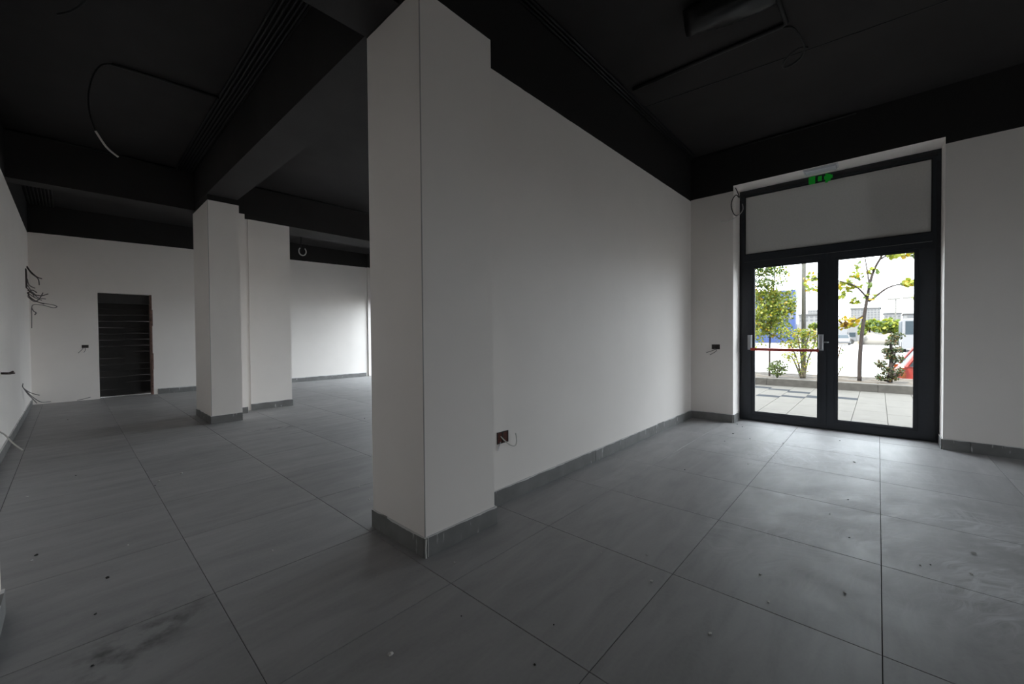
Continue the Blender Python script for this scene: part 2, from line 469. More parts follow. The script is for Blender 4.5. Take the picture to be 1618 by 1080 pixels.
# ---- walls
W1 = (3.2, 7.3); W2 = (8.7, 11.69); W3 = (3.25, 4.25); WZ = 2.32
w = MB().box(XL-0.25, XL, YR-0.25, YB+0.25, -0.2, ZC).build('wall_left', M['left']); struct(w, 'white side wall with a black upper band')
WL = w
w = MB()
OX0, OX1, OZ = 0.405, 1.212, 2.172
w.box(XL-0.25, OX0, YB, YB+0.22, -0.2, ZC).box(OX1, 6.75, YB, YB+0.22, -0.2, ZC).box(OX0, OX1, YB, YB+0.22, OZ, ZC)
WB = w.build('wall_back', M['back']); struct(WB, 'white far wall with a dark doorway and a black upper band')
w = MB().box(XL-0.25, W3[0], YR-0.25, YR, -0.2, ZC).box(W3[1], 6.75, YR-0.25, YR, -0.2, ZC).box(W3[0], W3[1], YR-0.25, YR, 3.2, ZC).build('wall_rear', M['white']); struct(w, 'white wall behind the viewer')
PY0, PY1 = 2.036, 2.43
w = MB().box(1.86, XF+0.02, PY0, PY1, -0.2, ZC).build('wall_partition', M['part']); struct(w, 'long white partition wall with a black upper band')
WP = w
RY0, RY1, RZ = -0.507, 1.478, 3.252          # door reveal
w = MB()
w.box(XF, 6.75, RY1, PY1, -0.2, ZC).box(XF, 6.75, YR-0.25, RY0, -0.2, ZC).box(XF, 6.75, RY0, RY1, RZ, ZC)
WF = w.build('wall_front', M['front']); struct(WF, 'white wall around the glass entrance door')
# outer front, with two glazed openings
w = MB()
ys = [PY1, W1[0], W1[1], W2[0], W2[1], YB+0.22]
for a, b in ((ys[0], ys[1]), (ys[2], ys[3]), (ys[4], ys[5])): w.box(6.42, 6.75, a, b, -0.2, ZC)
for a, b in (W1, W2): w.box(6.42, 6.75, a, b, 3.2, ZC)
w = w.build('wall_street', M['white']); struct(w, 'white street wall of the second room')
# outer front, with an unseen upper storey added to shade the pavement
w = MB().box(XL-6, 6.95, YR-0.45, YB+8, ZC+0.3, 8.0)
w.box(6.75, 6.95, YR-0.45, RY0-0.02, -0.1, ZC+0.3).box(6.75, 6.95, RY1+0.02, W1[0], -0.1, ZC+0.3).box(6.75, 6.95, W1[1], W2[0], -0.1, ZC+0.3).box(6.75, 6.95, W2[1], YB+8, -0.1, ZC+0.3)
for a, b in ((RY0-0.02, RY1+0.02), W1, W2): w.box(6.75, 6.95, a, b, 3.25, ZC+0.3)
w = w.build('wall_outer', M['facade']); struct(w, 'outer front of the building and an unseen upper storey added for shade')

# ---- columns, pilasters and beams
def skirting(parent, a, b, face, zt, side, L=0.6, t=0.012, start=0.0):
    """skirting tiles along an axis-aligned wall foot. side: '+x','-x','+y','-y' = direction the face looks"""
    ln = b-a; k = a; first = True
    while k < b-1e-4:
        e = min(b, k+(L if not first or not start else start)); first = False
        if b-e < 0.06: e = b
        z = zt+random.uniform(-0.002, 0.002); tt = t+random.uniform(-0.0015, 0.0015); g = 0.0015
        if side == '-y': m = MB().box(k+g, e-g, face-tt, face, 0, z)
        elif side == '+y': m = MB().box(k+g, e-g, face, face+tt, 0, z)
        elif side == '-x': m = MB().box(face-tt, face, k+g, e-g, 0, z)
        else: m = MB().box(face, face+tt, k+g, e-g, 0, z)
        m.build('skirting_tile', M['skirt'], parent)
        k = e
def column(x0, x1, y0, y1, mat, label, zt=ZC, sk=True, skz=0.112, cat='column', name='column', sides='flr', bead=0):
    r = empty(name, ((x0+x1)/2, (y0+y1)/2, 0))
    MB().box(x0, x1, y0, y1, 0, zt).build('shaft', mat, r)
    if sk:
        if 'f' in sides: skirting(r, x0-(0.012 if 'l' in sides else 0), x1+(0.012 if 'r' in sides else 0), y0, skz, '-y', 1.2)
        if 'l' in sides: skirting(r, y0, y1, x0, skz, '-x', 1.2)
        if 'r' in sides: skirting(r, y0, y1, x1, skz, '+x', 1.2)
        if 'b' in sides: skirting(r, x0, x1, y1, skz, '+y', 1.2)
        if bead: MB().tube([(x0+0.001, y0+0.001, skz), (x0+0.001, y0+0.001, bead)], 0.0028, 6).build('corner_bead', M['bead'], r)
    tag(r, label, cat); return r
C1 = column(1.312, 1.858, 1.857, 2.425, M['col'], 'large white square column in the foreground with grey skirting', bead=3.12)
C2 = column(1.350, 1.728, 7.032, 8.03, M['col2'], 'smaller white column in the far room below the black beam', sides='fl', bead=3.18)
# pale drip of filler on the near column skirting corner
d = MB().tube([(1.305, 1.838, 0.004), (1.302, 1.838, 0.05), (1.306, 1.838, 0.108)], [0.004, 0.0035, 0.005], 6).build('filler_drip', M['crumb'], C1); d['label'] = 'dried white filler on the skirting corner'
d = MB().tube([(1.323, 1.842, 0.004), (1.322, 1.842, 0.06), (1.323, 1.842, 0.11)], [0.002, 0.002, 0.003], 6).build('filler_drip', M['crumb'], C1); d['label'] = 'dried white filler on the skirting corner'
P1 = column(2.045, 2.690, 7.82, 8.32, M['pil'], 'wide white pilaster standing behind the smaller column', name='pilaster', cat='pilaster', zt=3.209, sides='fr')
P2 = column(1.732, 1.945, 7.60, 8.02, M['pil'], 'narrow white pier between smaller column and wide pilaster', name='pier', cat='pier', skz=0.10, sides='f')
PW = MB().box(1.946, 2.044, 7.83, 8.0, 0, 3.209).build('wall_infill', M['pil']); struct(PW, 'white infill strip between pier and pilaster')
P3 = column(6.25, 6.419, 11.70, YB-0.001, M['back'], 'white pilaster at the far end of the back wall', sk=False, name='pilaster', cat='pilaster')
P4 = column(XL+0.001, -0.225, 2.44, 2.90, M['left'], 'white pier at the left edge beside the viewer', name='pier', cat='pier', sides='frb')
def beam(b, z1, label):
    o = MB().hexa(b, [(x, y, z1) for x, y, z in b]).build('ceiling_beam', M['black']); return tag(o, label, 'beam')
beam([(XL, 2.05, 3.14), (1.311, 2.05, 3.14), (1.311, 2.43, 3.14), (XL, 2.43, 3.14)], ZC, 'black ceiling beam from near column to the left wall')
beam([(1.300, 2.431, 3.14), (1.665, 2.431, 3.14), (1.722, 7.80, 3.285), (1.345, 7.80, 3.285)], ZC, 'long black ceiling beam between the two white columns')
beam([(XL, 7.82, 3.195), (1.345, 7.82, 3.195), (1.345, 8.08, 3.195), (XL, 8.08, 3.195)], ZC, 'black ceiling beam from far column to the left wall')
beam([(1.946, 7.815, 3.21), (6.42, 7.815, 3.21), (6.42, 8.45, 3.21), (1.946, 8.45, 3.21)], ZC, 'black ceiling beam above wide pilaster in the far room')

# ---- skirting along the walls
B = struct(empty('baseboard_partition', (4, PY0, 0)), 'grey skirting tiles along the partition wall')
skirting(B, 1.872, XF-0.013, PY0, 0.112, '-y', 0.62, start=0.93)
B = struct(empty('baseboard_front', (XF, 0, 0)), 'grey skirting tiles along the door wall')
skirting(B, RY1, PY0, XF, 0.112, '-x', 0.7)
skirting(B, YR, RY0, XF, 0.112, '-x', 0.7)
skirting(B, XF, XG-0.09, RY1, 0.112, '-y', 0.7)
skirting(B, XF, XG-0.09, RY0, 0.112, '+y', 0.7)
B = struct(empty('baseboard_left', (XL, 5, 0)), 'grey skirting tiles along the left wall')
skirting(B, 2.91, YB-0.05, XL, 0.112, '+x', 0.62)
skirting(B, YR, 2.19, XL, 0.112, '+x', 0.62)
B = struct(empty('baseboard_back', (3, YB, 0)), 'grey skirting tiles along the far wall')
skirting(B, 1.30, 6.19, YB, 0.125, '-y', 0.62)

# ---- far doorway: rough edge and dark slatted shutter behind
D2 = struct(empty('door_2', ((OX0+OX1)/2, YB+0.2, 0)), 'dark slatted shutter in the far doorway')
yb = YB+0.20
for s, (xa, xb) in enumerate(((OX0+0.005, 0.80), (0.80, OX1-0.005))):
    for k in range(15):
        z0 = 0.03+k*0.13
        if z0+0.128 > 2.0: break
        dz = random.uniform(-0.004, 0.004)+(0.012 if s else 0)
        yy = yb+random.uniform(0, 0.008)
        MB().hexa([(xa, yy, z0+dz), (xb, yy, z0+dz), (xb, yy+0.03, z0+dz), (xa, yy+0.03, z0+dz)],
                  [(xa, yy+0.016, z0+0.126+dz), (xb, yy+0.016, z0+0.126+dz), (xb, yy+0.03, z0+0.126+dz), (xa, yy+0.03, z0+0.126+dz)]).build('slat', M['slat'], D2)
MB().box(OX0+0.003, OX1-0.003, yb-0.06, yb+0.04, 1.975, OZ-0.002).build('lintel_box', M['lintel'], D2)['label'] = 'dark shutter box under the lintel'
MB().tube([(0.86, yb-0.012, 0.55), (0.90, yb-0.03, 0.51), (0.95, yb-0.012, 0.55)], 0.009, 6).build('handle', M['chip'], D2)
e = MB()
pz = [0.0, 0.3, 0.55, 0.9, 1.2, 1.5, 1.85, 2.17]
for k in range(len(pz)-1):
    a, b = random.uniform(0.008, 0.028), random.uniform(0.008, 0.028)
    e.box(OX1-0.002, OX1+a+0.005, YB-0.004-random.uniform(0, .004), YB+0.0, pz[k], pz[k+1])
e.box(OX1-0.012, OX1-0.0005, YB, YB+0.2, 0.0, OZ-0.001)
e.build('brick_edge', M['brickedge'], D2)['label'] = 'rough unplastered brick edge'
MB().box(OX0-0.05, OX1+0.05, YB+0.45, YB+0.5, -0.2, 2.4).build('backing', M['black'], D2)

# ---- glass entrance door
D1 = struct(empty('door_1', (XG, 0.5, 0)), 'double glass door in an anthracite aluminium frame with a pale panel above')
def P(u, v): return onx(u, v, XG)
YLo, YRo = P(1170, 500).y, P(1480, 500).y        # frame outer edges
YLo = min(YLo, RY1-0.004); YRo = max(YRo, RY0+0.004)
zTop = 3.235
yPL, yPR = P(1177.3, 350).y, P(1473.5, 320).y    # panel edges
zP1, zP0 = 3.17, 2.345                           # panel top, bottom
yS = P(1303.5, 540).y                             # meeting line of the leaves
GL = (P(1293.6, 540).y+0.004, P(1192.5, 540).y)        # left leaf glass y range
GR = (P(1444.5, 540).y, P(1323.5, 540).y)
zG0, zG1 = 0.128, 2.148
xa, xb = XG-0.035, XG+0.04
fr = MB()
fr.box(xa, xb, yPL, RY1-0.001, 0, RZ-0.001).box(xa, xb, RY0+0.001, yPR, 0, RZ-0.001)
fr.box(xa, xb, yPR, yPL, zP1, RZ-0.001).box(xa, xb, yPR, yPL, 2.245, zP0)
fr.box(xa+0.01, xb, yPR, yPL, -0.005, 0.012)
fr.build('frame', M['alu'], D1)
MB().box(XG-0.012, XG+0.012, yPR+0.001, yPL-0.001, zP0, zP1).build('transom_panel', M['panel'], D1)['label'] = 'pale grey blind panel above the door leaves'
be = MB()
for (y0, y1, z0, z1) in ((yPR, yPL, zP0, zP0+0.012), (yPR, yPL, zP1-0.012, zP1), (yPR, yPR+0.012, zP0, zP1), (yPL-0.012, yPL, zP0, zP1)):
    be.box(XG-0.03, XG-0.013, y0, y1, z0, z1)
be.build('glazing_bead', M['gasket'], D1)
def leaf(y0, y1, g0, g1, label):
    L = MB()
    z0, z1 = 0.015, 2.24
    x0, x1 = XG-0.05, XG+0.03
    L.box(x0, x1, y0, g0, z0, z1).box(x0, x1, g1, y1, z0, z1).box(x0, x1, g0, g1, z0, zG0).box(x0, x1, g0, g1, zG1, z1)
    # raised inner frame profile
    for (a, b, c, d) in ((y0+0.012, g0-0.03, z0+0.01, z1-0.01), (g1+0.03, y1-0.012, z0+0.01, z1-0.01)):
        if b-a > 0.01: L.box(x0-0.008, x0, a, b, c, d)
    L.box(x0-0.008, x0, g0-0.03, g1+0.03, z0+0.01, zG0-0.03).box(x0-0.008, x0, g0-0.03, g1+0.03, zG1+0.03, z1-0.01)
    lf = L.build('leaf', M['alu'], D1); lf['label'] = label
    b = MB()
    for (ya, yb_, za, zb) in ((g0-0.004, g1+0.004, zG0-0.004, zG0+0.008), (g0-0.004, g1+0.004, zG1-0.008, zG1+0.004), (g0-0.004, g0+0.008, zG0, zG1), (g1-0.008, g1+0.004, zG0, zG1)):
        b.box(x0+0.012, x0+0.03, ya, yb_, za, zb)
    b.build('gasket', M['gasket'], lf)
    MB().box(XG-0.006, XG+0.006, g0-0.005, g1+0.005, zG0-0.005, zG1+0.005).build('glass_pane', M['glass'], lf)
    return lf
LL = leaf(yS+0.0005, yPL-0.0005, GL[0], GL[1], 'left glass leaf with a red push bar')
LR = leaf(yPR+0.0005, yS-0.0005, GR[0], GR[1], 'right glass leaf')
MB().box(XG-0.066, XG-0.05, yS-0.022, yS+0.022, 0.02, 2.238).build('cover_strip', M['alu'], LL)
xs = XG-0.058
for u, v0, v1, wd in ((1187, 529, 552, 0.05), (1298, 528, 553, 0.055)):
    c = P(u, 540); za, zb = P(u, v1).z, P(u, v0).z
    h = MB().bevbox(-wd/2, wd/2, -(zb-za)/2, (zb-za)/2, 0, 0.055, 0.012)
    h.v = [(xs-z, c.y+x, (za+zb)/2+y) for x, y, z in h.v]
    h.build('latch_housing', M['steel'], LL)
pA, pB = P(1189, 551), P(1295, 553)
MB().tube([(xs-0.055, pA.y, pA.z), (xs-0.06, (pA.y+pB.y)/2, (pA.z+pB.z)/2), (xs-0.055, pB.y, pB.z)], 0.019, 12).build('push_bar', M['redbar'], LL, True)['label'] = 'red horizontal push bar'
c = P(1305, 540)
MB().tube([(xs+0.0, c.y+0.01, c.z), (xs-0.045, c.y+0.01, c.z)], 0.010, 10).tube([(xs-0.045, c.y+0.02, c.z), (xs-0.045, c.y-0.035, c.z)], 0.009, 10).build('lever_handle', M['steel'], LL, True)
# torn sealing membrane around the frame
mb = MB()
n = 26
for k in range(n):
    t0, t1 = k/n, (k+1)/n
    ya, yb2 = YLo+(YRo-YLo)*t0, YLo+(YRo-YLo)*t1
    h0 = 0.012+0.016*math.sin(k*0.9)**2+random.uniform(0, 0.008)
    mb.hexa([(XG-0.052, yb2, zP1+0.012), (XG-0.036, yb2, zP1+0.012), (XG-0.036, ya, zP1+0.012), (XG-0.052, ya, zP1+0.012)],
            [(XG-0.046, yb2, 3.205+h0), (XG-0.036, yb2, 3.205+h0), (XG-0.036, ya, 3.205+h0), (XG-0.046, ya, 3.205+h0)])
mb.build('sealing_membrane', M['membrane'], D1)['label'] = 'torn black sealing membrane along the top of the frame'
mb = MB()
for k in range(14):
    z0, z1 = 0.02+k*3.1/14, 0.02+(k+1)*3.1/14
    mb.box(XG-0.042, XG-0.036, RY0+0.002, RY0+0.03+random.uniform(0, 0.008), z0, z1)
    mb.box(XG-0.042, XG-0.036, RY1-0.022-random.uniform(0, 0.006), RY1-0.002, z0, z1)
mb.build('sealing_membrane', M['membrane'], D1)
for (u0, u1, v0, v1, lab) in ((1278.5, 1288, 279, 291, 'largest scrap of green tape on the frame above the door'), (1293, 1298.5, 278, 286, 'smallest scrap of green tape on the frame above the door'), (1304, 1312.5, 275, 286, 'ragged right scrap of green tape on the frame above the door')):
    a, b = onx(u0, (v0+v1)/2, XG-0.056), onx(u1, (v0+v1)/2, XG-0.056)
    za, zb = onx((u0+u1)/2, v1, XG-0.056).z, onx((u0+u1)/2, v0, XG-0.056).z
    t = MB().box(XG-0.058, XG-0.053, b.y, a.y, za, zb)
    if 'ragged' in lab: t.box(XG-0.0575, XG-0.053, b.y-0.02, a.y+0.012, za+0.03, zb-0.015).box(XG-0.0575, XG-0.053, (a.y+b.y)/2, a.y, za-0.015, zb+0.012)
    else: t.box(XG-0.0575, XG-0.053, b.y+0.004, a.y+0.006, za+0.008, zb-0.01)
    tag(t.build('tape_scrap', M['greentape'], None, recenter=True), lab, 'tape', 'green tape scraps above the door')
portal(XG-0.08, GL[0], GL[1], zG0, zG1)
portal(XG-0.08, GR[0], GR[1], zG0, zG1)

# ---- glazing of the second room
def shopfront(name, y0, y1, n):
    r = struct(empty(name, (XG+0.05, (y0+y1)/2, 0)), 'tall shop window in a dark frame')
    x0, x1 = XG, XG+0.08
    f = MB().box(x0, x1, y0, y0+0.07, 0, 3.2).box(x0, x1, y1-0.07, y1, 0, 3.2).box(x0, x1, y0, y1, 0, 0.1).box(x0, x1, y0, y1, WZ, WZ+0.1).box(x0, x1, y0, y1, 3.12, 3.2)
    st = (y1-y0)/n
    for k in range(1, n): f.box(x0, x1, y0+k*st-0.05, y0+k*st+0.05, 0.1, 3.12)
    f.build('frame', M['alu'], r)
    for k in range(n):
        MB().box(x0+0.03, x0+0.042, y0+k*st+0.02, y0+(k+1)*st-0.02, 0.09, WZ+0.01).build('glass_pane', M['glass'], r)
        MB().box(x0+0.02, x0+0.05, y0+k*st+0.02, y0+(k+1)*st-0.02, WZ+0.09, 3.13).build('transom_panel', M['panel'], r)
    portal(x0-0.03, y0+0.07, y1-0.07, 0.1, WZ)
    return r
shopfront('window_1', *W1, 4)
shopfront('window_2', *W2, 3)
def added_rear_window(x0, x1, n):  # unseen window, added and sized to brighten the near room
    r = struct(empty('window_3_added', ((x0+x1)/2, YR-0.12, 0)), 'tall unseen window added behind the viewer for light')
    y0, y1 = YR-0.16, YR-0.08
    f = MB().box(x0, x0+0.07, y0, y1, 0, 3.2).box(x1-0.07, x1, y0, y1, 0, 3.2).box(x0, x1, y0, y1, 0, 0.1).box(x0, x1, y0, y1, WZ, WZ+0.1).box(x0, x1, y0, y1, 3.12, 3.2)
    st = (x1-x0)/n
    for k in range(1, n): f.box(x0+k*st-0.05, x0+k*st+0.05, y0, y1, 0.1, 3.12)
    f.build('frame', M['alu'], r)
    for k in range(n):
        MB().box(x0+k*st+0.02, x0+(k+1)*st-0.02, y0+0.03, y0+0.042, 0.09, WZ+0.01).build('glass_pane', M['glass'], r)
        MB().box(x0+k*st+0.02, x0+(k+1)*st-0.02, y0+0.02, y0+0.05, WZ+0.09, 3.13).build('transom_panel', M['panel'], r)
    o = portal(0, x0+0.07, x1-0.07, 0.1, WZ)
    o.location = ((x0+x1)/2, y1+0.03, (0.1+WZ)/2); o.rotation_euler = (R_(90), 0, 0)
    o.data.size, o.data.size_y = x1-x0-0.14, WZ-0.1
added_rear_window(*W3, 1)

# ================================================================== services
ZP = ZC-0.018
# conduits along the long beam, far-left bay
for k in range(6):
    x = 1.285-0.026-k*0.034
    pts = [(x-0.003*k*0, 2.46, ZP), (x+0.018, 4.6, ZP), (x+0.035, 7.78, ZP)]
    tag(MB().tube(pts, 0.0125, 8).build('conduit', M['conduit'], None, True), ['black ceiling conduit nearest the long beam, left bay', 'second black ceiling conduit out from the long beam', 'third black ceiling conduit out from the long beam', 'fourth black ceiling conduit out from the long beam', 'fifth black ceiling conduit out from the long beam', 'outermost of six black conduits beside the long beam'][k], 'conduit', 'conduits along the long beam')
a, b = onz(346, 154, ZP-0.004), onz(176, 101, ZP-0.004)
tag(MB().tube([a, a*0.5+b*0.5, b], 0.014, 8).build('conduit', M['conduit'], None, True), 'black conduit branching across the left ceiling bay', 'conduit')
# hanging cable, left bay
hp = [b+Vector((0, 0, 0.0))] + [ony(u, v, b.y-0.02) for u, v in ((160, 103), (147, 120), (140, 150), (142, 180), (151, 207), (168, 232), (187, 248))]
tag(MB().tube(smooth_curve(hp[:6], 6), 0.007, 6).build('hanging_cable', M['cablek'], None, True), 'dark cable sheath looping down from left ceiling conduit', 'cable')
tag(MB().tube(smooth_curve(hp[5:], 6), 0.0085, 6).build('hanging_cable', M['cablew'], None, True), 'bare white cable end hanging below the left ceiling', 'cable')
q = [onz(u, v, z) for u, v, z in ((140, -6, ZP), (128, 8, ZP-0.03), (112, 18, ZP-0.05), (90, 23, ZP-0.06))]
tag(MB().tube(smooth_curve(q, 6), 0.008, 6).build('hanging_cable', M['cablek'], None, True), 'short black cable curling at the upper left ceiling', 'cable')
# conduits in the far left bay
for k in range(8):
    x = XL+0.035+k*0.042
    tag(MB().tube([(x, 8.1, ZP), (x, 11.0, ZP), (x, 11.72, ZP)], 0.014, 8).build('conduit', M['conduit'], None, True), 'black far corner conduit, ' + ['closest to the left wall', 'second from the left wall', 'third from the left wall', 'fourth from the left wall', 'fifth from the left wall', 'sixth from the left wall', 'seventh from the left wall', 'farthest from the left wall'][k], 'conduit', 'conduits in the left far corner')
tag(MB().tube([(XL+0.02, 7.79, ZP), (1.1, 7.79, ZP)], 0.013, 8).build('conduit', M['conduit'], None, True), 'black conduit along the top of the far left beam', 'conduit')
tag(MB().tube([(1.75, 7.79, ZP), (6.3, 7.79, ZP)], 0.011, 8).build('conduit', M['conduit'], None, True), 'black conduit along the top of the far right beam', 'conduit')
# three conduits along the partition beam
for k in range(3):
    y = PY0-0.018-k*0.033
    tag(MB().tube([(1.9, y, ZP), (3.9, y, ZP), (6.12-0.05*k, y, ZP)], 0.0125, 8).build('conduit', M['conduit'], None, True), ['black ceiling conduit tight against the partition', 'middle of three black conduits beside the partition', 'outer of three black conduits beside the partition'][k], 'conduit', 'conduits along the partition')
tag(MB().tube([(6.135, 1.90, ZP-0.01), (6.135, 0.6, ZP-0.01), (6.13, 0.2, ZP-0.01)], 0.012, 8).build('conduit', M['conduit'], None, True), 'short black conduit at the ceiling above the entrance', 'conduit')
a = onz(1000, 141.5, ZP-0.004); b = onz(1243, 38, ZP-0.004); c = onz(1228, -4, ZP-0.004)
tag(MB().tube([a, a*0.5+b*0.5, b-(b-a)*0.02, b+(c-b)*0.06, c], 0.017, 8).build('conduit', M['conduit'], None, True), 'thick black conduit bending below the wrapped ceiling unit', 'conduit')
lp = [onz(u, v, z) for u, v, z in ((1236, 44, ZP), (1252, 44, 3.74), (1264, 58, 3.70), (1271, 74, 3.67), (1266, 90, 3.65), (1250, 103, 3.64), (1238, 106, 3.64), (1240, 95, 3.65), (1256, 80, 3.66), (1268, 75, 3.67), (1276, 75, 3.68))]
tag(MB().tube(smooth_curve(lp, 6), 0.009, 6).build('cable_coil', M['cablek'], None, True), 'coiled black cable end hanging from the ceiling by the conduit bend', 'cable')
# wrapped ceiling unit
W = MB()
ac, bc = onz(1085, 46, 3.66), onz(1226, -12, 3.66)
ax = (bc-ac).normalized(); sd = Vector((-ax.y, ax.x, 0))
rings = []
for i in range(13):
    t = i/12; c = ac.lerp(bc, t) - sd*0.02
    wdt = 0.13*(0.75+0.25*math.sin(math.pi*min(1, t*1.2+0.1))); hg = 0.10*(0.8+0.2*math.sin(math.pi*t))
    ring = []
    for k in range(16):
        an = 2*math.pi*k/16
        rr = 1+0.14*math.sin(3*an+5*t)+random.uniform(-0.06, 0.06)
        ring.append(c+sd*(wdt*rr*math.cos(an))+Vector((0, 0, 0.02+hg*rr*math.sin(an))))
    rings.append(ring)
for ring in rings: W.v += [tuple(p) for p in ring]
for i in range(12):
    for k in range(16):
        k2 = (k+1) % 16; W.f.append((i*16+k, i*16+k2, (i+1)*16+k2, (i+1)*16+k)); W.mi.append(0)
W.f.append(tuple(range(15, -1, -1))); W.mi.append(0); W.f.append(tuple(12*16+k for k in range(16))); W.mi.append(0)
wrap = W.build('wrapped_ceiling_unit', M['bag'], None, True, recenter=True)
tag(wrap, 'long ceiling unit wrapped in creased black plastic', 'ceiling unit')
# hook ring hanging in the far room
c = ony(478, 397, 10.6); 
ring = [(c.x+0.085*math.cos(t), c.y, c.z+0.10*math.sin(t)) for t in [math.radians(130+i*280/20) for i in range(21)]]
tag(MB().tube(ring, 0.014, 6).build('hanging_cable', M['cablew'], None, True), 'white cable loop hanging under the far black beam', 'cable')
tag(MB().tube([(c.x-0.03, c.y, c.z+0.08), (c.x-0.03, c.y, ZC)], 0.010, 6).build('hanging_cable', M['cablek'], None, True), 'black cable dropping from far ceiling to white loop', 'cable')
# cable loop at the door reveal
xr = XF-0.01
cl = [onx(u, v, x) for u, v, x in ((1162, 296, XF+0.12), (1166, 305, XF+0.02), (1168, 312, XF-0.03), (1163, 308, XF-0.05), (1157, 316, XF-0.06), (1155.5, 326, XF-0.06), (1159, 337, XF-0.06), (1164, 340.5, XF-0.06), (1170, 337, XF-0.05))]
tag(MB().tube(smooth_curve(cl, 6), 0.006, 6).build('hanging_cable', M['cablek'], None, True), 'dark cable loop at the upper left corner of the door recess', 'cable')
cl = [onx(u, v, x-0.03) for u, v, x in ((1173, 322, XF-0.04), (1174, 330, XF-0.05), (1170, 337, XF-0.055), (1161, 344, XF-0.06), (1152, 349, XF-0.05), (1146, 350.5, XF-0.04), (1139, 350, XF-0.02))]
tag(MB().tube(smooth_curve(cl, 6), 0.006, 6).build('hanging_cable', M['cablew'], None, True), 'pale cable end curling beside the door recess', 'cable')
# emergency light on the reveal soffit
ea, eb = onz(1270, 272, RZ), onz(1325, 261, RZ)
yc0, yc1 = eb.y, ea.y
r = empty('emergency_light', (6.25, (yc0+yc1)/2, RZ-0.06)); tag(r, 'oblong white emergency light on the door recess soffit', 'emergency light')
MB().box(6.165, 6.33, yc0, yc1, RZ-0.014, RZ-0.001).build('housing', M['plastic'], r)
L = MB().bevbox(-0.075, 0.075, -(yc1-yc0)/2+0.015, (yc1-yc0)/2-0.015, 0, 0.02, 0.008)
L.v = [(6.25+x, (yc0+yc1)/2+y, RZ-0.014-z) for x, y, z in L.v]
L.f = [tuple(reversed(f)) for f in L.f]
L.build('diffuser', M['lens'], r)

# socket boxes in the walls
def sock(c, nrm, wd, hg, mat, label, cables):
    """c: centre on the wall face, nrm: out of the wall, sides run along the wall"""
    r = empty('socket_box', c); n = Vector(nrm); t = Vector((-n.y, n.x, 0))
    m = MB()
    def pt(a, b, d): return Vector(c)+t*a+Vector((0, 0, b))+n*d
    fr_ = 0.006
    # rim and recessed back, set flush in the wall
    for (a0, a1, b0, b1) in ((-wd/2, wd/2, -hg/2, -hg/2+fr_), (-wd/2, wd/2, hg/2-fr_, hg/2), (-wd/2, -wd/2+fr_, -hg/2, hg/2), (wd/2-fr_, wd/2, -hg/2, hg/2), (-0.004, 0.004, -hg/2, hg/2)):
        m.hexa([pt(a0, b0, 0.0005), pt(a1, b0, 0.0005), pt(a1, b0, 0.005), pt(a0, b0, 0.005)], [pt(a0, b1, 0.0005), pt(a1, b1, 0.0005), pt(a1, b1, 0.005), pt(a0, b1, 0.005)])
    m.build('box_rim', M['boxdark'], r)
    MB().hexa([pt(-wd/2, -hg/2, 0.0002), pt(wd/2, -hg/2, 0.0002), pt(wd/2, -hg/2, 0.002), pt(-wd/2, -hg/2, 0.002)], [pt(-wd/2, hg/2, 0.0002), pt(wd/2, hg/2, 0.0002), pt(wd/2, hg/2, 0.002), pt(-wd/2, hg/2, 0.002)]).build('box_back', mat, r)
    for pts, rad, cm in cables:
        MB().tube(smooth_curve([pt(*p) for p in pts], 5), rad, 6).build('cable', cm, r, True)
    tag(r, label, 'socket box'); return r
p0, p1 = ony(785, 692, PY0), ony(801, 692, PY0)
sock(((p0.x+p1.x)/2+0.005, PY0, 0.485), (0, -1, 0), 0.12, 0.085, M['brick'], 'open red brown wall box beside near column with pale cable',
     [([(-0.02, 0.01, 0.0), (-0.0, -0.02, 0.02), (0.03, -0.055, 0.05), (0.075, -0.065, 0.06), (0.095, -0.03, 0.055), (0.09, 0.02, 0.05)], 0.0045, M['cablew']),
      ([(-0.02, -0.03, 0.0), (-0.05, -0.07, 0.008), (-0.06, -0.085, 0.01)], 0.004, M['plastic'])])
p = onx(1131, 547.5, XF)
sock((XF, p.y, p.z), (-1, 0, 0), 0.105, 0.065, M['boxdark'], 'dark socket box with loose wires on the wall left of the entrance',
     [([(-0.02*-1*-1, -0.02, 0.0), (-0.02, -0.05, 0.02), (0.05, -0.07, 0.02)][:1]+[(0.0, -0.035, 0.02), (-0.05, -0.06, 0.03), (-0.12, -0.085, 0.02)], 0.004, M['cableg']),
      ([(0.0, -0.02, 0.0), (0.01, -0.06, 0.02), (-0.02, -0.085, 0.03), (-0.07, -0.115, 0.02)], 0.004, M['cableg'])])
p = ony(134.5, 547, YB)
sock((p.x, YB, p.z), (0, -1, 0), 0.095, 0.06, M['boxdark'], 'dark socket box on the far wall beside the doorway',
     [([(-0.02, -0.02, 0.0), (-0.05, -0.07, 0.03), (-0.10, -0.13, 0.03)], 0.004, M['cableg']),
      ([(0.0, -0.02, 0.0), (0.0, -0.07, 0.03), (-0.02, -0.12, 0.03)], 0.004, M['cableg'])])
p = ony(384, 616, 7.60)
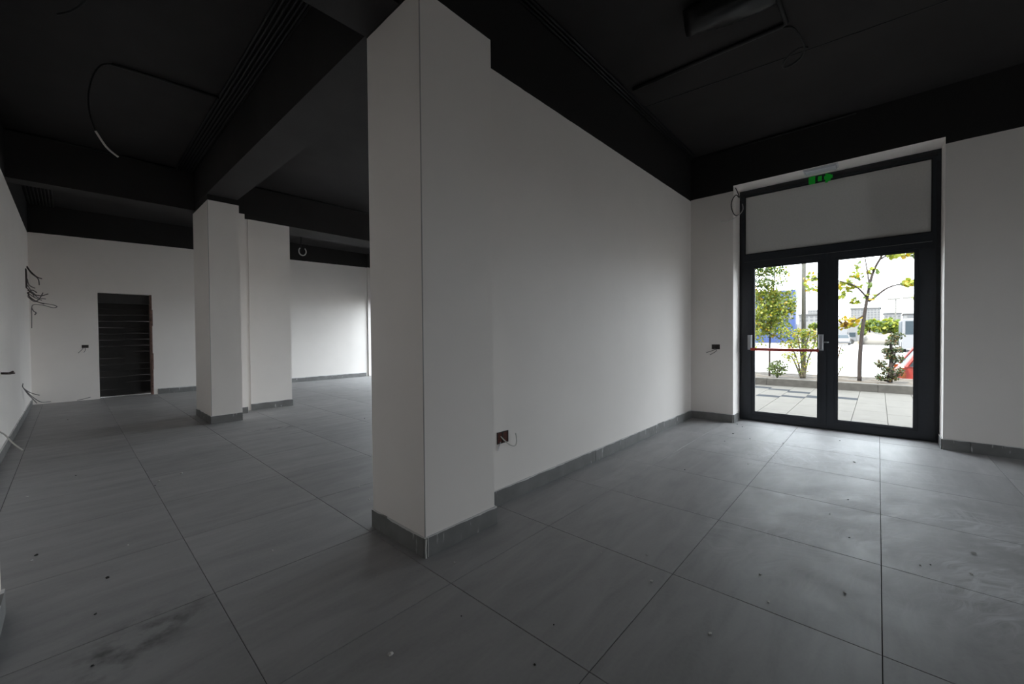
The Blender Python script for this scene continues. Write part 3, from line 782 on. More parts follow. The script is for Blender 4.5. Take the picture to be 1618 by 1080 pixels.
# bundle of loose wires in the left far corner
def bundle(base, label, cables, cat='cable bundle', grp=None):
    r = empty('cable_bundle', base)
    for pts, rad, cm in cables: MB().tube(smooth_curve(pts, 5), rad, 6).build('cable', cm, r, True)
    tag(r, label, cat); return r
def lw(u, v, off):   # a point seen at this pixel that stands off the left wall by off
    return onx(u, v, XL+off) if XL+off < -0.02 else ony(u, v, YB-0.5)
Yw = 11.05
cs = []
spec = [((40, 420), (48, 428), (58, 437), (66, 440)), ((40, 422), (50, 432), (60, 440), (62, 450)), ((40, 440), (46, 450), (55, 455)),
        ((40, 455), (50, 463), (64, 467), (76, 464)), ((41, 458), (52, 462), (60, 470), (72, 472)), ((41, 462), (55, 470), (66, 474)), ((40, 461), (48, 470), (58, 476), (70, 480)),
        ((41, 466), (60, 477), (82, 481), (90, 484), (84, 486), (68, 482), (54, 481), (50, 486), (50, 500), (50, 518)), ((50, 486), (53, 491), (57, 494), (55, 497)),
        ((42, 464), (50, 458), (58, 462)), ((41, 468), (54, 476), (62, 472), (68, 462)), ((41, 450), (47, 456), (54, 468))]
for i, sp in enumerate(spec):
    n = len(sp)
    pts = [ony(u, v, Yw - 0.05*k + random.uniform(-0.02, 0.02)) for k, (u, v) in enumerate(sp)]
    pts[0].x = XL+0.014 if i != 8 else pts[0].x
    cs.append((pts, 0.0075 if i != 7 else 0.006, M['cableg'] if i % 3 else M['cableb']))
bundle((XL+0.002, Yw, 2.2), 'tangle of loose grey wires high in the left far corner', cs)
MB_ = MB().box(XL+0.0005, XL+0.012, 10.88, 11.12, 2.12, 2.45)
tag(MB_.build('wall_plate', M['boxdark'], None, recenter=True), 'dark mounting plate behind wires high on the left wall', 'plate')
b0 = onx(36.5, 612, XL+0.016)
cs = [([b0+Vector((0, 0, 0.06)), b0, ony(48, 620, b0.y+0.25), ony(62, 624, b0.y+0.5)], 0.006, M['cableg']),
      ([b0, ony(46, 622, b0.y+0.2), ony(56, 630, b0.y+0.45), ony(66, 635, b0.y+0.9), ony(80, 634.2, b0.y+1.45)], 0.006, M['cableg']),
      ([b0, ony(44, 622, b0.y+0.15), ony(52, 630, b0.y+0.4), ony(58, 636.5, b0.y+0.75)], 0.006, M['cableg'])]
bundle(tuple(b0), 'thin wires drooping to the floor in the left far corner', cs)
b0 = onx(3, 590, XL)
cs = [([Vector((XL, 6.85, 0.875)), Vector((XL+0.05, 6.83, 0.872)), ony(16, 588.5, 6.8), ony(21, 586.5, 6.78)], 0.009, M['cableb']),
      ([Vector((XL, 6.88, 0.865)), Vector((XL+0.05, 6.86, 0.862)), ony(17, 590, 6.82), ony(23, 589, 6.8)], 0.008, M['cableb'])]
bundle((XL, 6.85, 0.87), 'pair of brown wires sticking out of the left wall', cs)
b0 = onx(2, 684, XL)
cs = [([Vector((XL, 6.55, 0.30)), ony(8, 687, 6.35), ony(20, 699, 6.2), ony(36, 711, 6.1)], 0.007, M['cablew'])]
bundle((XL, 6.55, 0.3), 'single pale wire sticking out low on the left wall', cs)
# loose wire on the far wall foot
tag(MB().tube(smooth_curve([ony(u, v, YB-0.12) for u, v in ((122, 632), (134, 629.5), (143, 627))], 4), 0.006, 6).build('cable', M['cableg'], None, True), 'short wire lying at the foot of the far wall', 'cable')

# crumbs and chips on the floor
def crumb(u, v, s, mat, label, cat, grp):
    p = onz(u, v, 0.0); m = MB(); s *= 0.62 if mat == 'chip' else 0.9; m.blob((0, 0, s*0.45), s*random.uniform(.8, 1.5), s*random.uniform(.7, 1.1), s*0.5, 7, 4, 0.25)
    o = m.build('plaster_crumb' if mat == 'crumb' else 'debris_chip', M[mat]); o.location = (p.x, p.y, 0.0); o.rotation_euler.z = random.uniform(0, 6)
    tag(o, label, cat, grp)
for u, v, s in ((1030, 919, .010), (1201, 907, .007), (1214, 951, .007), (1122, 1001, .008), (1538, 874, .011), (1535, 907, .008), (1454, 893, .006), (1335, 937, .009), (1022, 876, .006), (950, 873, .006), (1004, 785, .006), (1311, 812, .006),
                (251, 760, .012), (287, 748, .014), (43, 785, .010), (430, 870, .009), (617, 1034, .010), (718, 889, .008), (567, 769, .009), (583, 789, .008), (1182, 733, .010), (1350, 730, .010), (202, 861, .006), (50, 886, .008)):
    crumb(u, v, s, 'crumb', 'tiny white plaster crumb lying on the grey tiles', 'crumb', 'plaster crumbs on the floor')
for u, v, s in ((1145, 697, .010), (1158, 685, .012), (1185, 693, .009), (1173, 674, .010), (1327, 696, .009), (1082, 742, .008), (1340, 789, .007), (1342, 849, .007), (1470, 892, .007), (245, 767, .009), (58, 877, .014), (170, 913, .016), (120, 751, .008), (107, 663, .012), (576, 661, .011), (875, 987, .007), (845, 1050, .007), (1237, 700, .01), (1165, 670, .008), (151, 970, .008), (146, 1052, .009), (729, 973, .006)):
    crumb(u, v, s, 'chip', 'tiny dark chip of debris lying on the grey tiles', 'debris', 'dark chips on the floor')

# ================================================================== outside
ZO = -0.02
pv = MB().box(6.95, 11.36, -14, 22, -0.5, ZO-0.012).build('pavement', M['joint']); struct(pv, 'pale paved walkway with dark inlays outside the door')
PW_ = 0.385; py0 = 0.28
light = {}
dark_rows = {0: [(9.82, 10.12)], 1: [(9.62, 10.0)], 2: [(9.47, 9.72), (10.23, 10.52)], 3: [(9.27, 9.55), (10.48, 10.72)], 4: [(10.66, 10.98)], 5: [(9.2, 9.5), (10.9, 11.2)]}
for k in range(-9, 14):
    ya, yb2 = py0+(k)*PW_, py0+(k+1)*PW_
    rows = sorted(dark_rows.get(k, []))
    x = 6.96
    segs = []
    off = (k*0.37) % 0.9
    for d0, d1 in rows+[(11.355, None)]:
        while x < d0-0.02:
            e = min(d0, x+(0.9 if x > 7 else 0.45+off*0.5)); 
            if d0-e < 0.15: e = d0
            segs.append((x, e, 'paver')); x = e
        if d1: segs.append((d0, d1, 'paverdark')); x = d1
    for (a, b, mt) in segs:
        MB().bevbox(a+0.003, b-0.003, ya+0.003, yb2-0.003, ZO-0.02, ZO, 0.002).build('paver', M[mt], pv)
kb = empty('kerb', (11.43, 1.0, 0)); tag(kb, 'low grey concrete kerb edging the planting bed', 'kerb')
for k in range(-6, 9):
    MB().bevbox(11.36, 11.50, k*1.0+0.004, (k+1)*1.0-0.004, -0.3, 0.150, 0.012).build('kerb_stone', M['kerb'], kb)
# planting bed
bed = MB()
nx, ny = 8, 60
for i in range(nx+1):
    for j in range(ny+1):
        bed.v.append((11.5+i*1.7/nx, -6+j*15/ny, 0.11+random.uniform(-0.02, 0.03)))
for i in range(nx):
    for j in range(ny):
        a = i*(ny+1)+j; bed.f.append((a, a+ny+1, a+ny+2, a+1)); bed.mi.append(0)
bd = bed.build('planting_bed', M['soil']); struct(bd, 'mulched planting bed behind the kerb')
MB().box(13.2, 13.32, -6, 9, -0.9, 0.13).build('bed_edge', M['kerb'], bd)
MB().box(11.5, 13.2, -6, 9, -0.9, 0.06).build('bed_base', M['soil'], bd)
ZQ = -0.65
g = MB().box(13.32, 90, -70, 90, ZQ-0.3, ZQ).build('ground', M['asphalt']); struct(g, 'sunlit pale car park')
MB().box(-60, 6.95, -70, YR-0.26, -1, -0.05).box(6.95, 13.32, -70, -14, -1, ZQ).box(6.95, 13.32, 22, 90, -1, ZQ).build('ground_side', M['asphalt'], g)
g2 = MB().box(90, 900, -500, 600, ZQ-0.3, ZQ-0.02).build('ground_far', M['drygrass']); struct(g2, 'dry open land beyond the car park')

# --- foliage
def leaf_quad(m, c, s, rnd=random):
    n = Vector((rnd.gauss(0, 1), rnd.gauss(0, 1), rnd.gauss(0, 1)+0.6)).normalized()
    a = n.cross(Vector((rnd.gauss(0, 1), rnd.gauss(0, 1), rnd.gauss(0, 1)))).normalized(); b = n.cross(a)
    L, wd = s, s*0.40
    c = Vector(c)
    m.quad(c-a*L*.5, c-a*L*.12+b*wd-n*s*.06, c+a*L*.25+b*wd*.75-n*s*.08, c+a*L*.55-n*s*.16, c+a*L*.25-b*wd*.75-n*s*.08, c-a*L*.12-b*wd-n*s*.06)
def leaves(clusters, weights):
    """clusters: (centre, (rx, ry, rz), count, size)"""
    m = MB()
    for c, r, cnt, s in clusters:
        for _ in range(cnt):
            while True:
                p = Vector((random.uniform(-1, 1), random.uniform(-1, 1), random.uniform(-1, 1)))
                if p.length <= 1: break
            m.cur = random.choices(range(len(weights)), weights)[0]
            leaf_quad(m, (c[0]+p.x*r[0], c[1]+p.y*r[1], c[2]+p.z*r[2]), s*random.uniform(0.7, 1.2))
    return m
def stuff(o): o['kind'] = 'stuff'; return o
def pxc(u, v, x, ru, rv, depth, cnt, s):
    """cluster whose centre projects to (u, v) at depth plane x, radii given in pixels"""
    c = onx(u, v, x); k = x*0.738/FPX
    k = (c-Vector((0, 0, H))).dot(FWD)/FPX
    return (c, (depth, ru*k*0.95, rv*k), cnt, s)
XT = 12.2
# slim young tree with big yellowing leaves
t = empty('young_tree', onx(1358, 601, XT)); t.location.z = 0.1
base = onx(1358, 603, XT)
tr = [onx(u, v, XT) for u, v in ((1358, 604), (1358.5, 570), (1361, 535), (1365.5, 500), (1369.5, 475), (1375, 446), (1382, 424), (1393, 404), (1402, 380), (1406, 345), (1410, 300))]
MB().tube(smooth_curve(tr, 3), [0.042-0.030*i/30 for i in range(31)], 8).build('trunk', M['bark'], t, True)
br = MB()
def branch(pts, r0, r1):
    P3_ = smooth_curve([onx(u, v, XT+d) for u, v, d in pts], 5); n = len(P3_)
    br.tube(P3_, [1.7*(r0+(r1-r0)*i/(n-1)) for i in range(n)], 6)
branch([(1372.5, 476, 0), (1385, 467, .05), (1400, 456, .1), (1416, 450, .1), (1432, 448, .1), (1450, 440, .1)], 0.016, 0.006)
branch([(1374, 455, 0), (1371, 432, .05), (1367, 408, .1), (1364, 380, .1)], 0.010, 0.004)
branch([(1370, 470, 0), (1352, 452, -.1), (1330, 445, -.15), (1300, 440, -.2), (1275, 440, -.25)], 0.012, 0.004)
branch([(1366, 497, 0), (1350, 506, -.1), (1336, 512, -.15)], 0.008, 0.003)
branch([(1390, 410, 0), (1415, 396, .1), (1450, 385, .2)], 0.012, 0.005)
branch([(1396, 396, 0), (1350, 360, -.1), (1310, 350, -.2)], 0.012, 0.005)
br.build('branches', M['bark'], t, True)
cl = [pxc(1434, 447, XT, 9, 6, .15, 33, 0.120), pxc(1447, 470, XT, 6, 8, .15, 12, 0.093), pxc(1357, 422, XT, 6, 8, .15, 13, 0.102), pxc(1378, 428, XT, 8, 6, .15, 13, 0.102),
      pxc(1352, 437, XT, 12, 8, .2, 27, 0.102), pxc(1335, 452, XT, 13, 12, .2, 51, 0.107), pxc(1362, 452, XT, 14, 6, .2, 24, 0.093), pxc(1330, 468, XT, 5, 8, .2, 13, 0.093), pxc(1375, 468, XT, 9, 6, .15, 21, 0.083), pxc(1354, 475, XT, 9, 5, .15, 18, 0.093),
      pxc(1281, 437, XT, 13, 8, .2, 24, 0.102), pxc(1283, 458, XT, 10, 8, .2, 18, 0.102), pxc(1272, 452, XT, 5, 10, .2, 10, 0.102), pxc(1310, 450, XT, 12, 14, .2, 30, 0.102),
      pxc(1425, 402, XT, 22, 5, .2, 45, 0.112), pxc(1452, 395, XT, 12, 12, .2, 30, 0.112), pxc(1330, 362, XT, 40, 22, .4, 90, 0.112), pxc(1400, 340, XT, 50, 40, .5, 165, 0.112), pxc(1450, 372, XT, 30, 18, .3, 75, 0.112)]
stuff(leaves(cl, (3, 2, 1.2)).build('leaves', [M['leafl'], M['leafg'], M['leafy']], t))
cl = [pxc(1340, 509, XT, 16, 9, .2, 60, .12), pxc(1352, 503, XT, 9, 6, .15, 10, .10), pxc(1330, 516, XT, 8, 5, .15, 10, .10)]
o = stuff(leaves(cl, (3, .6, .5)).build('yellow_leaves', [M['leafy'], M['leafl'], M['leafr']], t)); o['label'] = 'bright yellow leaves low on the left'
tag(t, 'slim young tree with large yellowing leaves behind the right door pane', 'tree')
# leafy tree behind left pane
XS = 13.0
t = empty('leafy_tree', onx(1216, 594, 12.3)); t.location.z = 0.1; XS = 12.3
tr = [onx(u, v, XS) for u, v in ((1216, 597), (1216, 560), (1217, 525), (1219, 495), (1222, 465), (1224, 430), (1226, 390))]
MB().tube(smooth_curve(tr, 3), [0.024-0.016*i/18 for i in range(19)], 7).build('trunk', M['bark'], t, True)
br = MB(); XT = XS
for pts in ([(1217, 530, 0), (1207, 512, .1), (1196, 500, .1)], [(1218, 515, 0), (1232, 500, -.1), (1246, 488, -.1)], [(1219, 500, 0), (1208, 480, 0), (1200, 462, .1)], [(1221, 480, 0), (1236, 468, .1), (1252, 462, .1)], [(1217, 528, 0), (1228, 532, -.1), (1240, 540, -.1)]):
    branch(pts, 0.009, 0.003)
br.build('branches', M['bark'], t, True)
cl = [pxc(1212, 490, XS, 24, 34, .5, 1300, .066), pxc(1236, 485, XS, 20, 28, .4, 760, .064), pxc(1200, 515, XS, 16, 22, .4, 520, .064), pxc(1228, 520, XS, 22, 16, .4, 480, .06), pxc(1208, 462, XS, 22, 14, .4, 520, .058),
      pxc(1250, 475, XS, 11, 22, .3, 160, .058), pxc(1240, 540, XS, 14, 9, .3, 60, .055), pxc(1198, 545, XS, 12, 10, .3, 50, .055), pxc(1215, 430, XS, 30, 24, .5, 260, .06), pxc(1180, 480, XS, 16, 40, .5, 280, .06)]
stuff(leaves(cl, (4, 3, .6)).build('leaves', [M['leafl'], M['leafg'], M['leafy']], t))
tag(t, 'dense leafy lime green tree behind the left door pane', 'tree')
t = empty('birch_tree', (11.95, 2.75, 0.1)); XT = 11.95
MB().tube([(11.95, 2.75, 0.08), (11.97, 2.76, 1.5), (11.93, 2.72, 3.0), (11.95, 2.7, 4.4)], [.045, .038, .026, .01], 8).build('trunk', M['barkpale'], t, True)
br = MB()
for pts in ([(1172, 470, 0), (1195, 440, 0), (1225, 424, 0), (1246, 420, 0)], [(1172, 450, 0), (1200, 452, .1), (1230, 448, .1), (1243, 449, .1)], [(1172, 420, 0), (1200, 400, .1), (1240, 385, .1)]):
    branch(pts, 0.010, 0.003)
br.build('branches', M['bark'], t, True)
cl = [pxc(1205, 428, XT, 20, 9, .25, 300, .06), pxc(1228, 430, XT, 18, 10, .2, 130, .055), pxc(1206, 447, XT, 18, 8, .25, 220, .055), pxc(1232, 446, XT, 12, 6, .2, 70, .05), pxc(1215, 400, XT, 36, 16, .4, 260, .055), pxc(1175, 420, XT, 20, 40, .4, 320, .055), pxc(1195, 370, XT, 40, 30, .5, 300, .055)]
stuff(leaves(cl, (1, 3, 2)).build('leaves', [M['leafl'], M['leafg'], M['leafd']], t))
tag(t, 'darker green branches hanging into the top of left door pane', 'tree')
# round small bush
def bush(u, v, x, ru, rv, n, s, wts, mats, label, name='low_bush', stems=7):
    c = onx(u, v, x); k = (c-Vector((0, 0, H))).dot(FWD)/FPX
    t = empty(name, (c.x, c.y, 0.1)); st = MB()
    for i in range(stems):
        a = random.uniform(0, 6.28); q = random.uniform(.3, .9)
        st.tube([(c.x, c.y, 0.08), (c.x+math.cos(a)*ru*k*q*.4, c.y+math.sin(a)*ru*k*q*.4, 0.08+(c.z-0.08)*.8), (c.x+math.cos(a)*ru*k*q, c.y+math.sin(a)*ru*k*q, c.z+rv*k*.6)], [.009, .006, .003], 5)
    st.build('stems', M['barkpale'], t, True)
    stuff(leaves([(c, (ru*k, ru*k, rv*k), n, s)], wts).build('leaves', [M[m] for m in mats], t))
    tag(t, label, 'bush'); return t
bush(1228, 581, 12.0, 15, 13, 420, .05, (3, 2), ('leafo', 'leafg'), 'small rounded bush behind the kerb in left door pane')
XT = 12.05
c = onx(1268, 594, 12.05); t = empty('tall_shrub', (c.x, c.y, 0.1)); br = MB()
for pts in ([(1267, 597, 0), (1260, 570, 0), (1250, 545, .1), (1243, 532, .1)], [(1268, 597, 0), (1266, 565, .05), (1262, 540, .05), (1258, 522, .1)], [(1270, 597, 0), (1272, 560, 0), (1276, 535, -.1), (1282, 520, -.1)], [(1271, 597, 0), (1276, 570, .1), (1284, 550, .1), (1290, 535, .15)], [(1266, 597, 0), (1252, 565, .1), (1240, 560, .1)]):
    branch(pts, 0.014, 0.004)
br.build('stems', M['barkpale'], t, True)
cl = [pxc(1262, 527, 12.05, 18, 9, .25, 198, .055), pxc(1282, 528, 12.05, 12, 9, .2, 132, .055), pxc(1252, 543, 12.05, 10, 9, .2, 110, .05), pxc(1270, 545, 12.05, 16, 10, .2, 154, .05), pxc(1262, 565, 12.05, 20, 14, .25, 176, .045), pxc(1245, 562, 12.05, 9, 6, .2, 52, .045), pxc(1292, 545, 12.05, 6, 12, .2, 52, .05), pxc(1268, 582, 12.05, 9, 10, .2, 52, .04)]
stuff(leaves(cl, (4, 2, 1)).build('leaves', [M['leafl'], M['leafg'], M['leafy']], t))
tag(t, 'tall airy shrub with pale stems in front of the lamp post', 'bush')
XT = 12.1
c = onx(1318, 600, XT); t = empty('sparse_shrub', (c.x, c.y, 0.1)); br = MB()
for pts in ([(1318, 602, 0), (1322, 575, 0), (1328, 550, .05), (1331, 545, .05)], [(1317, 602, 0), (1314, 575, 0), (1308, 555, .05)], [(1319, 602, 0), (1326, 588, 0), (1330, 580, .05)]): branch(pts, .008, .003)
br.build('stems', M['barkpale'], t, True)
stuff(leaves([pxc(1327, 553, XT, 5, 10, .15, 14, .05), pxc(1328, 582, XT, 4, 5, .15, 8, .045), pxc(1308, 565, XT, 9, 14, .2, 30, .05), pxc(1297, 575, XT, 5, 8, .1, 4, .045)], (2, 1, 1)).build('leaves', [M['leafr'], M['leafg'], M['leafl']], t))
tag(t, 'sparse reddish shrub half hidden by the door mullion', 'bush')
# cloud pruned conifer
XT = 12.0
t = empty('topiary_conifer', onx(1408, 602, XT)); t.location.z = 0.1
cp = [(505, 660, 46, 26), (458, 708, 42, 27), (425, 770, 32, 24), (505, 762, 36, 26), (450, 815, 34, 24), (512, 828, 40, 32), (385, 866, 40, 28), (435, 915, 40, 30), (508, 920, 42, 36), (388, 962, 36, 30), (468, 968, 44, 30)]
cps = [(1310+x/4.693, 390+y/4.693, rx/4.693*1.03, ry/4.693*1.03) for x, y, rx, ry in cp]
br = MB()
branch([(1406, 604, 0), (1407, 585, 0), (1409, 562, .02), (1408, 545, .0), (1413, 533, 0)], .028, .012)
for u, v, ru, rv in cps[1:]:
    branch([(1407.5+(u-1407.5)*.08, min(600, v+13), 0), (1407.5+(u-1407.5)*.6, v+6, random.uniform(-.1, .1)), (u, v+1, 0)], .014, .008)
br.build('trunk', M['bark'], t, True)
for u, v, ru, rv in cps:
    stuff(leaves([pxc(u, v, XT, ru, rv, .12, 150, .042)], (3, 2, 1)).build('foliage_pad', [M['leafo'], M['leafd'], M['leafr']], t))
tag(t, 'cloud pruned conifer with rounded foliage pads beside the red car', 'topiary')
# lamp post in the bed
c = onx(1269.5, 594, 12.7); t = empty('lamp_post', (c.x, c.y, 0.1))
MB().tube([(c.x, c.y, 0.05), (c.x, c.y, 3.0), (c.x, c.y, 6.0)], [.052, .048, .04], 10).build('post', M['concrete'], t, True)
MB().tube([(c.x, c.y, 6.0), (c.x+0.5, c.y, 6.2), (c.x+1.0, c.y, 6.22)], [.03, .028, .026], 8).build('arm', M['concrete'], t, True)
MB().bevbox(c.x+0.9, c.x+1.45, c.y-0.12, c.y+0.12, 6.16, 6.28, 0.03).build('lamp_head', M['concrete'], t)
tag(t, 'tall plain grey lamp post behind the airy shrub', 'lamp post')
# small sign/tap by the shrub
# --- vehicles
def car(name, loc, rz, paint_, label, s=1.0, hatch=True):
    """nose towards local +x; origin on the ground under the middle"""
    r = empty(name, loc); r.rotation_euler.z = rz
    def sub(m, nm, mt, sm=False):
        me = m.mesh(nm, mt)
        if sm: me.polygons.foreach_set('use_smooth', [True]*len(me.polygons))
        o = bpy.data.objects.new(nm, me); COL.objects.link(o); o.parent = r; o.scale = (s, s, s); return o
    Lh = 2.0
    low = [(-Lh, .32), (-Lh-.03, .55), (-Lh+.02, .86), (-Lh+.12, 1.0), (.85, 1.0), (1.6, .90), (1.93, .76), (2.02, .5), (1.98, .28), (1.55, .22), (-1.6, .22)]
    m = MB()
    n = len(low); secs = ((-.84, .96), (-.86, 1.0), (.86, 1.0), (.84, .96))
    for y, k in secs: m.v += [(x*k, y, .22+(z-.22)*(1 if k == 1 else .97)) for x, z in low]
    for a in range(3):
        for i in range(n):
            j = (i+1) % n; m.f.append((a*n+i, a*n+j, (a+1)*n+j, (a+1)*n+i)); m.mi.append(0)
    m.f.append(tuple(range(n-1, -1, -1))); m.mi.append(0); m.f.append(tuple(3*n+i for i in range(n))); m.mi.append(0)
    sub(m, 'body', paint_)
    gh = [(-1.86, .99, .76), (-1.58, 1.44, .60), (-.3, 1.50, .60), (.25, 1.45, .60), (1.0, .99, .76)]
    m = MB()
    for sg in (-1, 1): m.v += [(x, sg*y, z) for x, z, y in gh]
    k = 5
    for i in range(k-1): m.f.append((i, i+1, k+i+1, k+i)); m.mi.append(0)
    m.f.append((0, 4, 3, 2, 1)); m.mi.append(0); m.f.append((k, k+1, k+2, k+3, k+4)); m.mi.append(0)
    sub(m, 'windows', M['carglass'])
    m = MB()
    m.hexa([(-1.60, -.60, 1.43), (.27, -.60, 1.43), (.27, .60, 1.43), (-1.60, .60, 1.43)], [(-1.56, -.57, 1.475), (.2, -.57, 1.48), (.2, .57, 1.48), (-1.56, .57, 1.475)])
    m.hexa([(-.34, -.57, 1.46), (-.26, -.57, 1.46), (-.26, .57, 1.46), (-.34, .57, 1.46)], [(-.34, -.5, 1.51), (-.26, -.5, 1.51), (-.26, .5, 1.51), (-.34, .5, 1.51)])
    for sg in (-1, 1):
        for (xa_, za, ya_), (xb_, zb, yb_) in (((-1.86, .99, .77), (-1.58, 1.45, .605)), ((1.0, .99, .77), (.25, 1.46, .605)), ((-.35, .99, .77), (-.35, 1.49, .61)), ((-1.25, .99, .77), (-1.2, 1.46, .61))):
            m.tube([(xa_, sg*ya_, za), (xb_, sg*yb_, zb)], .045, 6)
    sub(m, 'roof', paint_)
    for sg in (-1, 1):
        for x in (-1.28, 1.25):
            m = MB().tube([(x, sg*.66, .31), (x, sg*.68, .31), (x, sg*.85, .31), (x, sg*.87, .31)], [.27, .31, .31, .27], 16); w_ = sub(m, 'wheel', M['tyre'], False)
            hb = MB().tube([(x, sg*.84, .31), (x, sg*.885, .31)], [.19, .16], 14).mesh('hub_cap', M['steel'])
            ho = bpy.data.objects.new('hub_cap', hb); COL.objects.link(ho); ho.parent = w_
        sub(MB().hexa([(-2.03, sg*.80-.05, .72), (-1.86, sg*.80-.05, .72), (-1.86, sg*.80+.06, .72), (-2.03, sg*.80+.06, .72)], [(-1.98, sg*.78-.05, .98), (-1.84, sg*.78-.05, .98), (-1.84, sg*.78+.05, .98), (-1.98, sg*.78+.05, .98)]), 'tail_lamp', M['lampred'])
        sub(MB().bevbox(.62, .80, sg*.93-.09, sg*.93+.09, .96, 1.1, .03), 'mirror', paint_)
    sub(MB().box(-2.06, -1.98, -.26, .26, .5, .62), 'number_plate', M['plastic'])
    tag(r, label, 'car'); return r
cr = onx(1417, 590, 14.9)
car('parked_car', (15.2, cr.y-1.98, ZQ), R_(-88), M['red'], 'red hatchback parked behind the planting bed at the right')
a = onz(1332, 543, ZQ)
car('parked_car', (a.x-6, onx(1332, 540, a.x-6).y, ZQ), R_(180), M['silver'], 'silver car far across the car park in front of the van', 1.05)
# white van behind it
vx = a.x; c0, c1 = onx(1324, 530, vx), onx(1354, 530, vx)
r = empty('delivery_van', (vx, (c0.y+c1.y)/2, ZQ)); yv0, yv1 = c1.y, c0.y+2.5
MB().prism([(vx-1.1, ZQ+.5), (vx+1.1, ZQ+.5), (vx+1.1, ZQ+2.7), (vx-1.1, ZQ+2.7)], yv0+1.2, yv1).build('cargo_box', M['vanwhite'], r)
MB().prism([(vx-1.05, ZQ+.4), (vx+1.05, ZQ+.4), (vx+1.0, ZQ+2.0), (vx-1.0, ZQ+2.0)], yv0, yv0+1.15).build('cab', M['silver'], r)
MB().box(vx-1.08, vx-1.04, yv0+.15, yv0+.95, ZQ+1.2, ZQ+1.9).build('window', M['carglass'], r)
for y in (yv0+.7, yv1-.8): MB().tube([(vx-1.15, y, ZQ+.42), (vx-.9, y, ZQ+.42)], .42, 14).build('wheel', M['tyre'], r)
tag(r, 'white box van far across the car park', 'van')
# bus at the right
bx = 52.0; c0, c1 = onx(1426, 520, bx), onx(1475, 520, bx)
zb1, zw0, zw1 = onx(1437, 503, bx).z, onx(1437, 528, bx).z, onx(1437, 507, bx).z
r = empty('white_bus', (bx+4, (c0.y+c1.y)/2, ZQ))
MB().bevbox(bx, bx+9, c1.y, c0.y, ZQ+.35, zb1, 0.08).build('body', M['vanwhite'], r)
MB().box(bx-.03, bx, c1.y+.2, onx(1430.5, 520, bx).y, zw0, zw1).build('windscreen', M['carglass'], r)
MB().box(bx+.8, bx+8.5, c0.y, c0.y+.03, ZQ+1.5, zw1).build('side_windows', M['carglass'], r)
for x in (bx+1.6, bx+7): MB().tube([(x, c0.y-.3, ZQ+.48), (x, c0.y+.02, ZQ+.48)], .48, 14).build('wheel', M['tyre'], r)
tag(r, 'white bus with a large dark windscreen at the right of the car park', 'bus')
# --- far buildings
def block(name, x, u0, u1, v1, dx, wall, label, rows=0, cols=0, roof=None, wv0=None, wv1=None, winm='farwin'):
    a, b = onx(u1, 515, x), onx(u0, 515, x); top = onx((u0+u1)/2, v1, x).z
    r = empty(name, (x+dx/2, (a.y+b.y)/2, ZQ))
    MB().box(x, x+dx, a.y, b.y, ZQ, top).build('walls', M[wall], r)
    if roof: MB().box(x-.3, x+dx+.3, a.y-.3, b.y+.3, top, top+.35).build('roof', M[roof], r)
    if rows:
        zt = onx((u0+u1)/2, wv0, x).z; zb = onx((u0+u1)/2, wv1, x).z
        me = None; wd = (b.y-a.y)/cols; ht = (zt-zb)/rows
        for i in range(cols):
            for j in range(rows):
                m = MB().box(x-.06, x+.02, a.y+wd*(i+.22), a.y+wd*(i+.78), zb+ht*(j+.25), zb+ht*(j+.8)); m.build('window', M[winm], r)
    tag(r, label, 'building'); return r
block('blue_hall', 95, 1150, 1256, 461, 2.5, 'blue', 'blue clad hall far behind the leafy tree', 3, 10, None, 470, 508)
block('apartment_block', 240, 1344, 1391, 487, 20, 'farwhite', 'long white apartment block on the horizon behind the slim tree', 5, 9, 'fargrey', 488, 507)
block('white_house', 200, 1397, 1424, 495, 14, 'farwhite', 'white house with a grey roof on the horizon under street lamp', 2, 4, 'fargrey', 497, 507)
block('grey_pavilion', 180, 1429, 1450, 496, 14, 'farwhite', 'low white pavilion with grey glazing above the bus', 1, 1, 'fargrey', 496, 503)
block('white_warehouse', 150, 1262, 1312, 497, 30, 'farwhite', 'low white warehouse seen beside the lamp post', 2, 6, 'fargrey', 498, 508)
block('tower_block', 260, 1276, 1296, 489, 15, 'farwhite', 'pale tower block on the horizon left of the door mullion', 4, 5, None, 490, 505)
w = MB().box(120, 121, onx(1460, 515, 120).y, onx(1255, 515, 120).y, ZQ, onx(1390, 509, 120).z).build('boundary_wall', M['farwhite']); tag(w, 'long pale boundary wall behind the distant trees', 'wall')
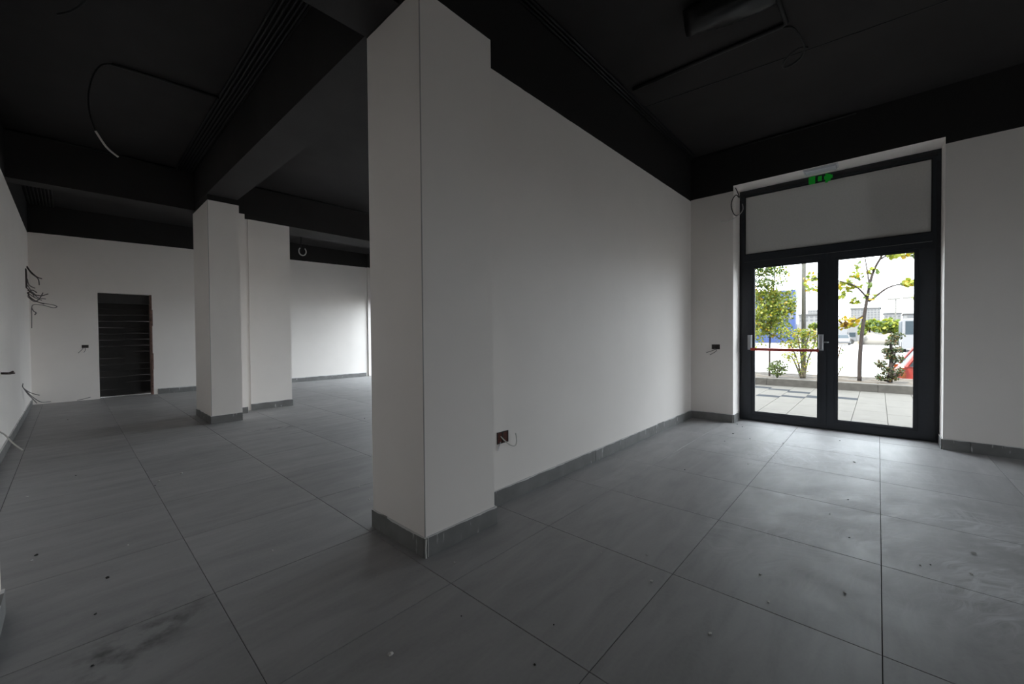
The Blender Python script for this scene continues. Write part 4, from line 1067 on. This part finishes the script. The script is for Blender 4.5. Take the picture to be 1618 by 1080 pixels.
# distant bushes
for u, v, ru, rv, x, lab in ((1407, 514, 19, 16, 104, 'broad green tree clump far behind the cloud pruned conifer'), (1374, 514, 11, 13, 112, 'smaller green tree clump just right of the slim trunk'), (1420, 533, 12, 6, 80, 'low green hedge clump in front of the white bus'), (1288, 514, 8, 7, 100, 'small far tree right of the lamp post'), (1362, 524, 5, 6, 82, 'yellowish bush beside the white van')):
    c = onx(u, v, x); k = (c-Vector((0, 0, H))).dot(FWD)/FPX
    t = empty('distant_tree', (c.x, c.y, ZQ))
    MB().tube([(c.x, c.y, ZQ-.1), (c.x, c.y, c.z)], .15, 6).build('trunk', M['bark'], t)
    m = MB()
    cl = [((c.x+random.uniform(-.5, .5), c.y+random.uniform(-.7, .7)*ru*k, c.z+random.uniform(-.4, .3)*rv*k), (ru*k*.5, ru*k*.5, rv*k*.6), 130, .45*rv*k/1.2) for _ in range(7)]
    stuff(leaves(cl, (2, 3, 1)).build('leaves', [M['leafl'], M['leafg'], M['leafd']], t))
    tag(t, lab, 'tree')
# sand heap and dry bank
hp = MB(); c0, c1 = onx(1355, 530, 88), onx(1425, 530, 88)
nseg = 24
prof = []
for i in range(nseg+1):
    t_ = i/nseg; y = c0.y+(c1.y-c0.y)*t_; prof.append((y, 1.9*math.sin(math.pi*t_)**.6*(1+.25*math.sin(t_*9))))
for k, (xx, f) in enumerate(((86, 0), (88, .6), (90, 1), (93, .9), (97, 0))):
    hp.v += [(xx, y, ZQ-.02+h_*f+random.uniform(0, .1)*f) for y, h_ in prof]
for k in range(4):
    for i in range(nseg):
        a = k*(nseg+1)+i; hp.f.append((a, a+1, a+nseg+2, a+nseg+1)); hp.mi.append(0)
tag(hp.build('dry_bank', M['drygrass'], None, True), 'dry grassy bank at the far edge of the car park', 'bank')
tag(MB().blob((83.5, onx(1386, 528, 83.5).y, ZQ+0.5), 1.6, 2.2, 1.1, 14, 8, .06).build('sand_heap', M['sand'], None, True), 'pale heap of sand in front of the dry bank', 'sand heap')
# far street lamp with two arms
c = onx(1415, 505, 110); zt = onx(1415, 473, 110).z; e0, e1 = onx(1412, 472, 110), onx(1436, 470, 110)
t = empty('street_lamp', (c.x, c.y, ZQ)); pm = onx(1415, 500, 110)
MB().tube([(110, pm.y, ZQ), (110, pm.y, zt)], [.16, .10], 8).build('post', M['concrete'], t)
MB().tube([(110, e0.y+.4, e0.z), (110, pm.y, zt+.1), (110, e1.y, e1.z)], .08, 6).build('arm', M['concrete'], t)
for e in (e0, e1): MB().bevbox(109.7, 110.3, e.y-.9, e.y+.9, e.z-.15, e.z+.15, .06).build('lamp_head', M['concrete'], t)
tag(t, 'distant two armed street lamp above the horizon trees', 'street lamp')
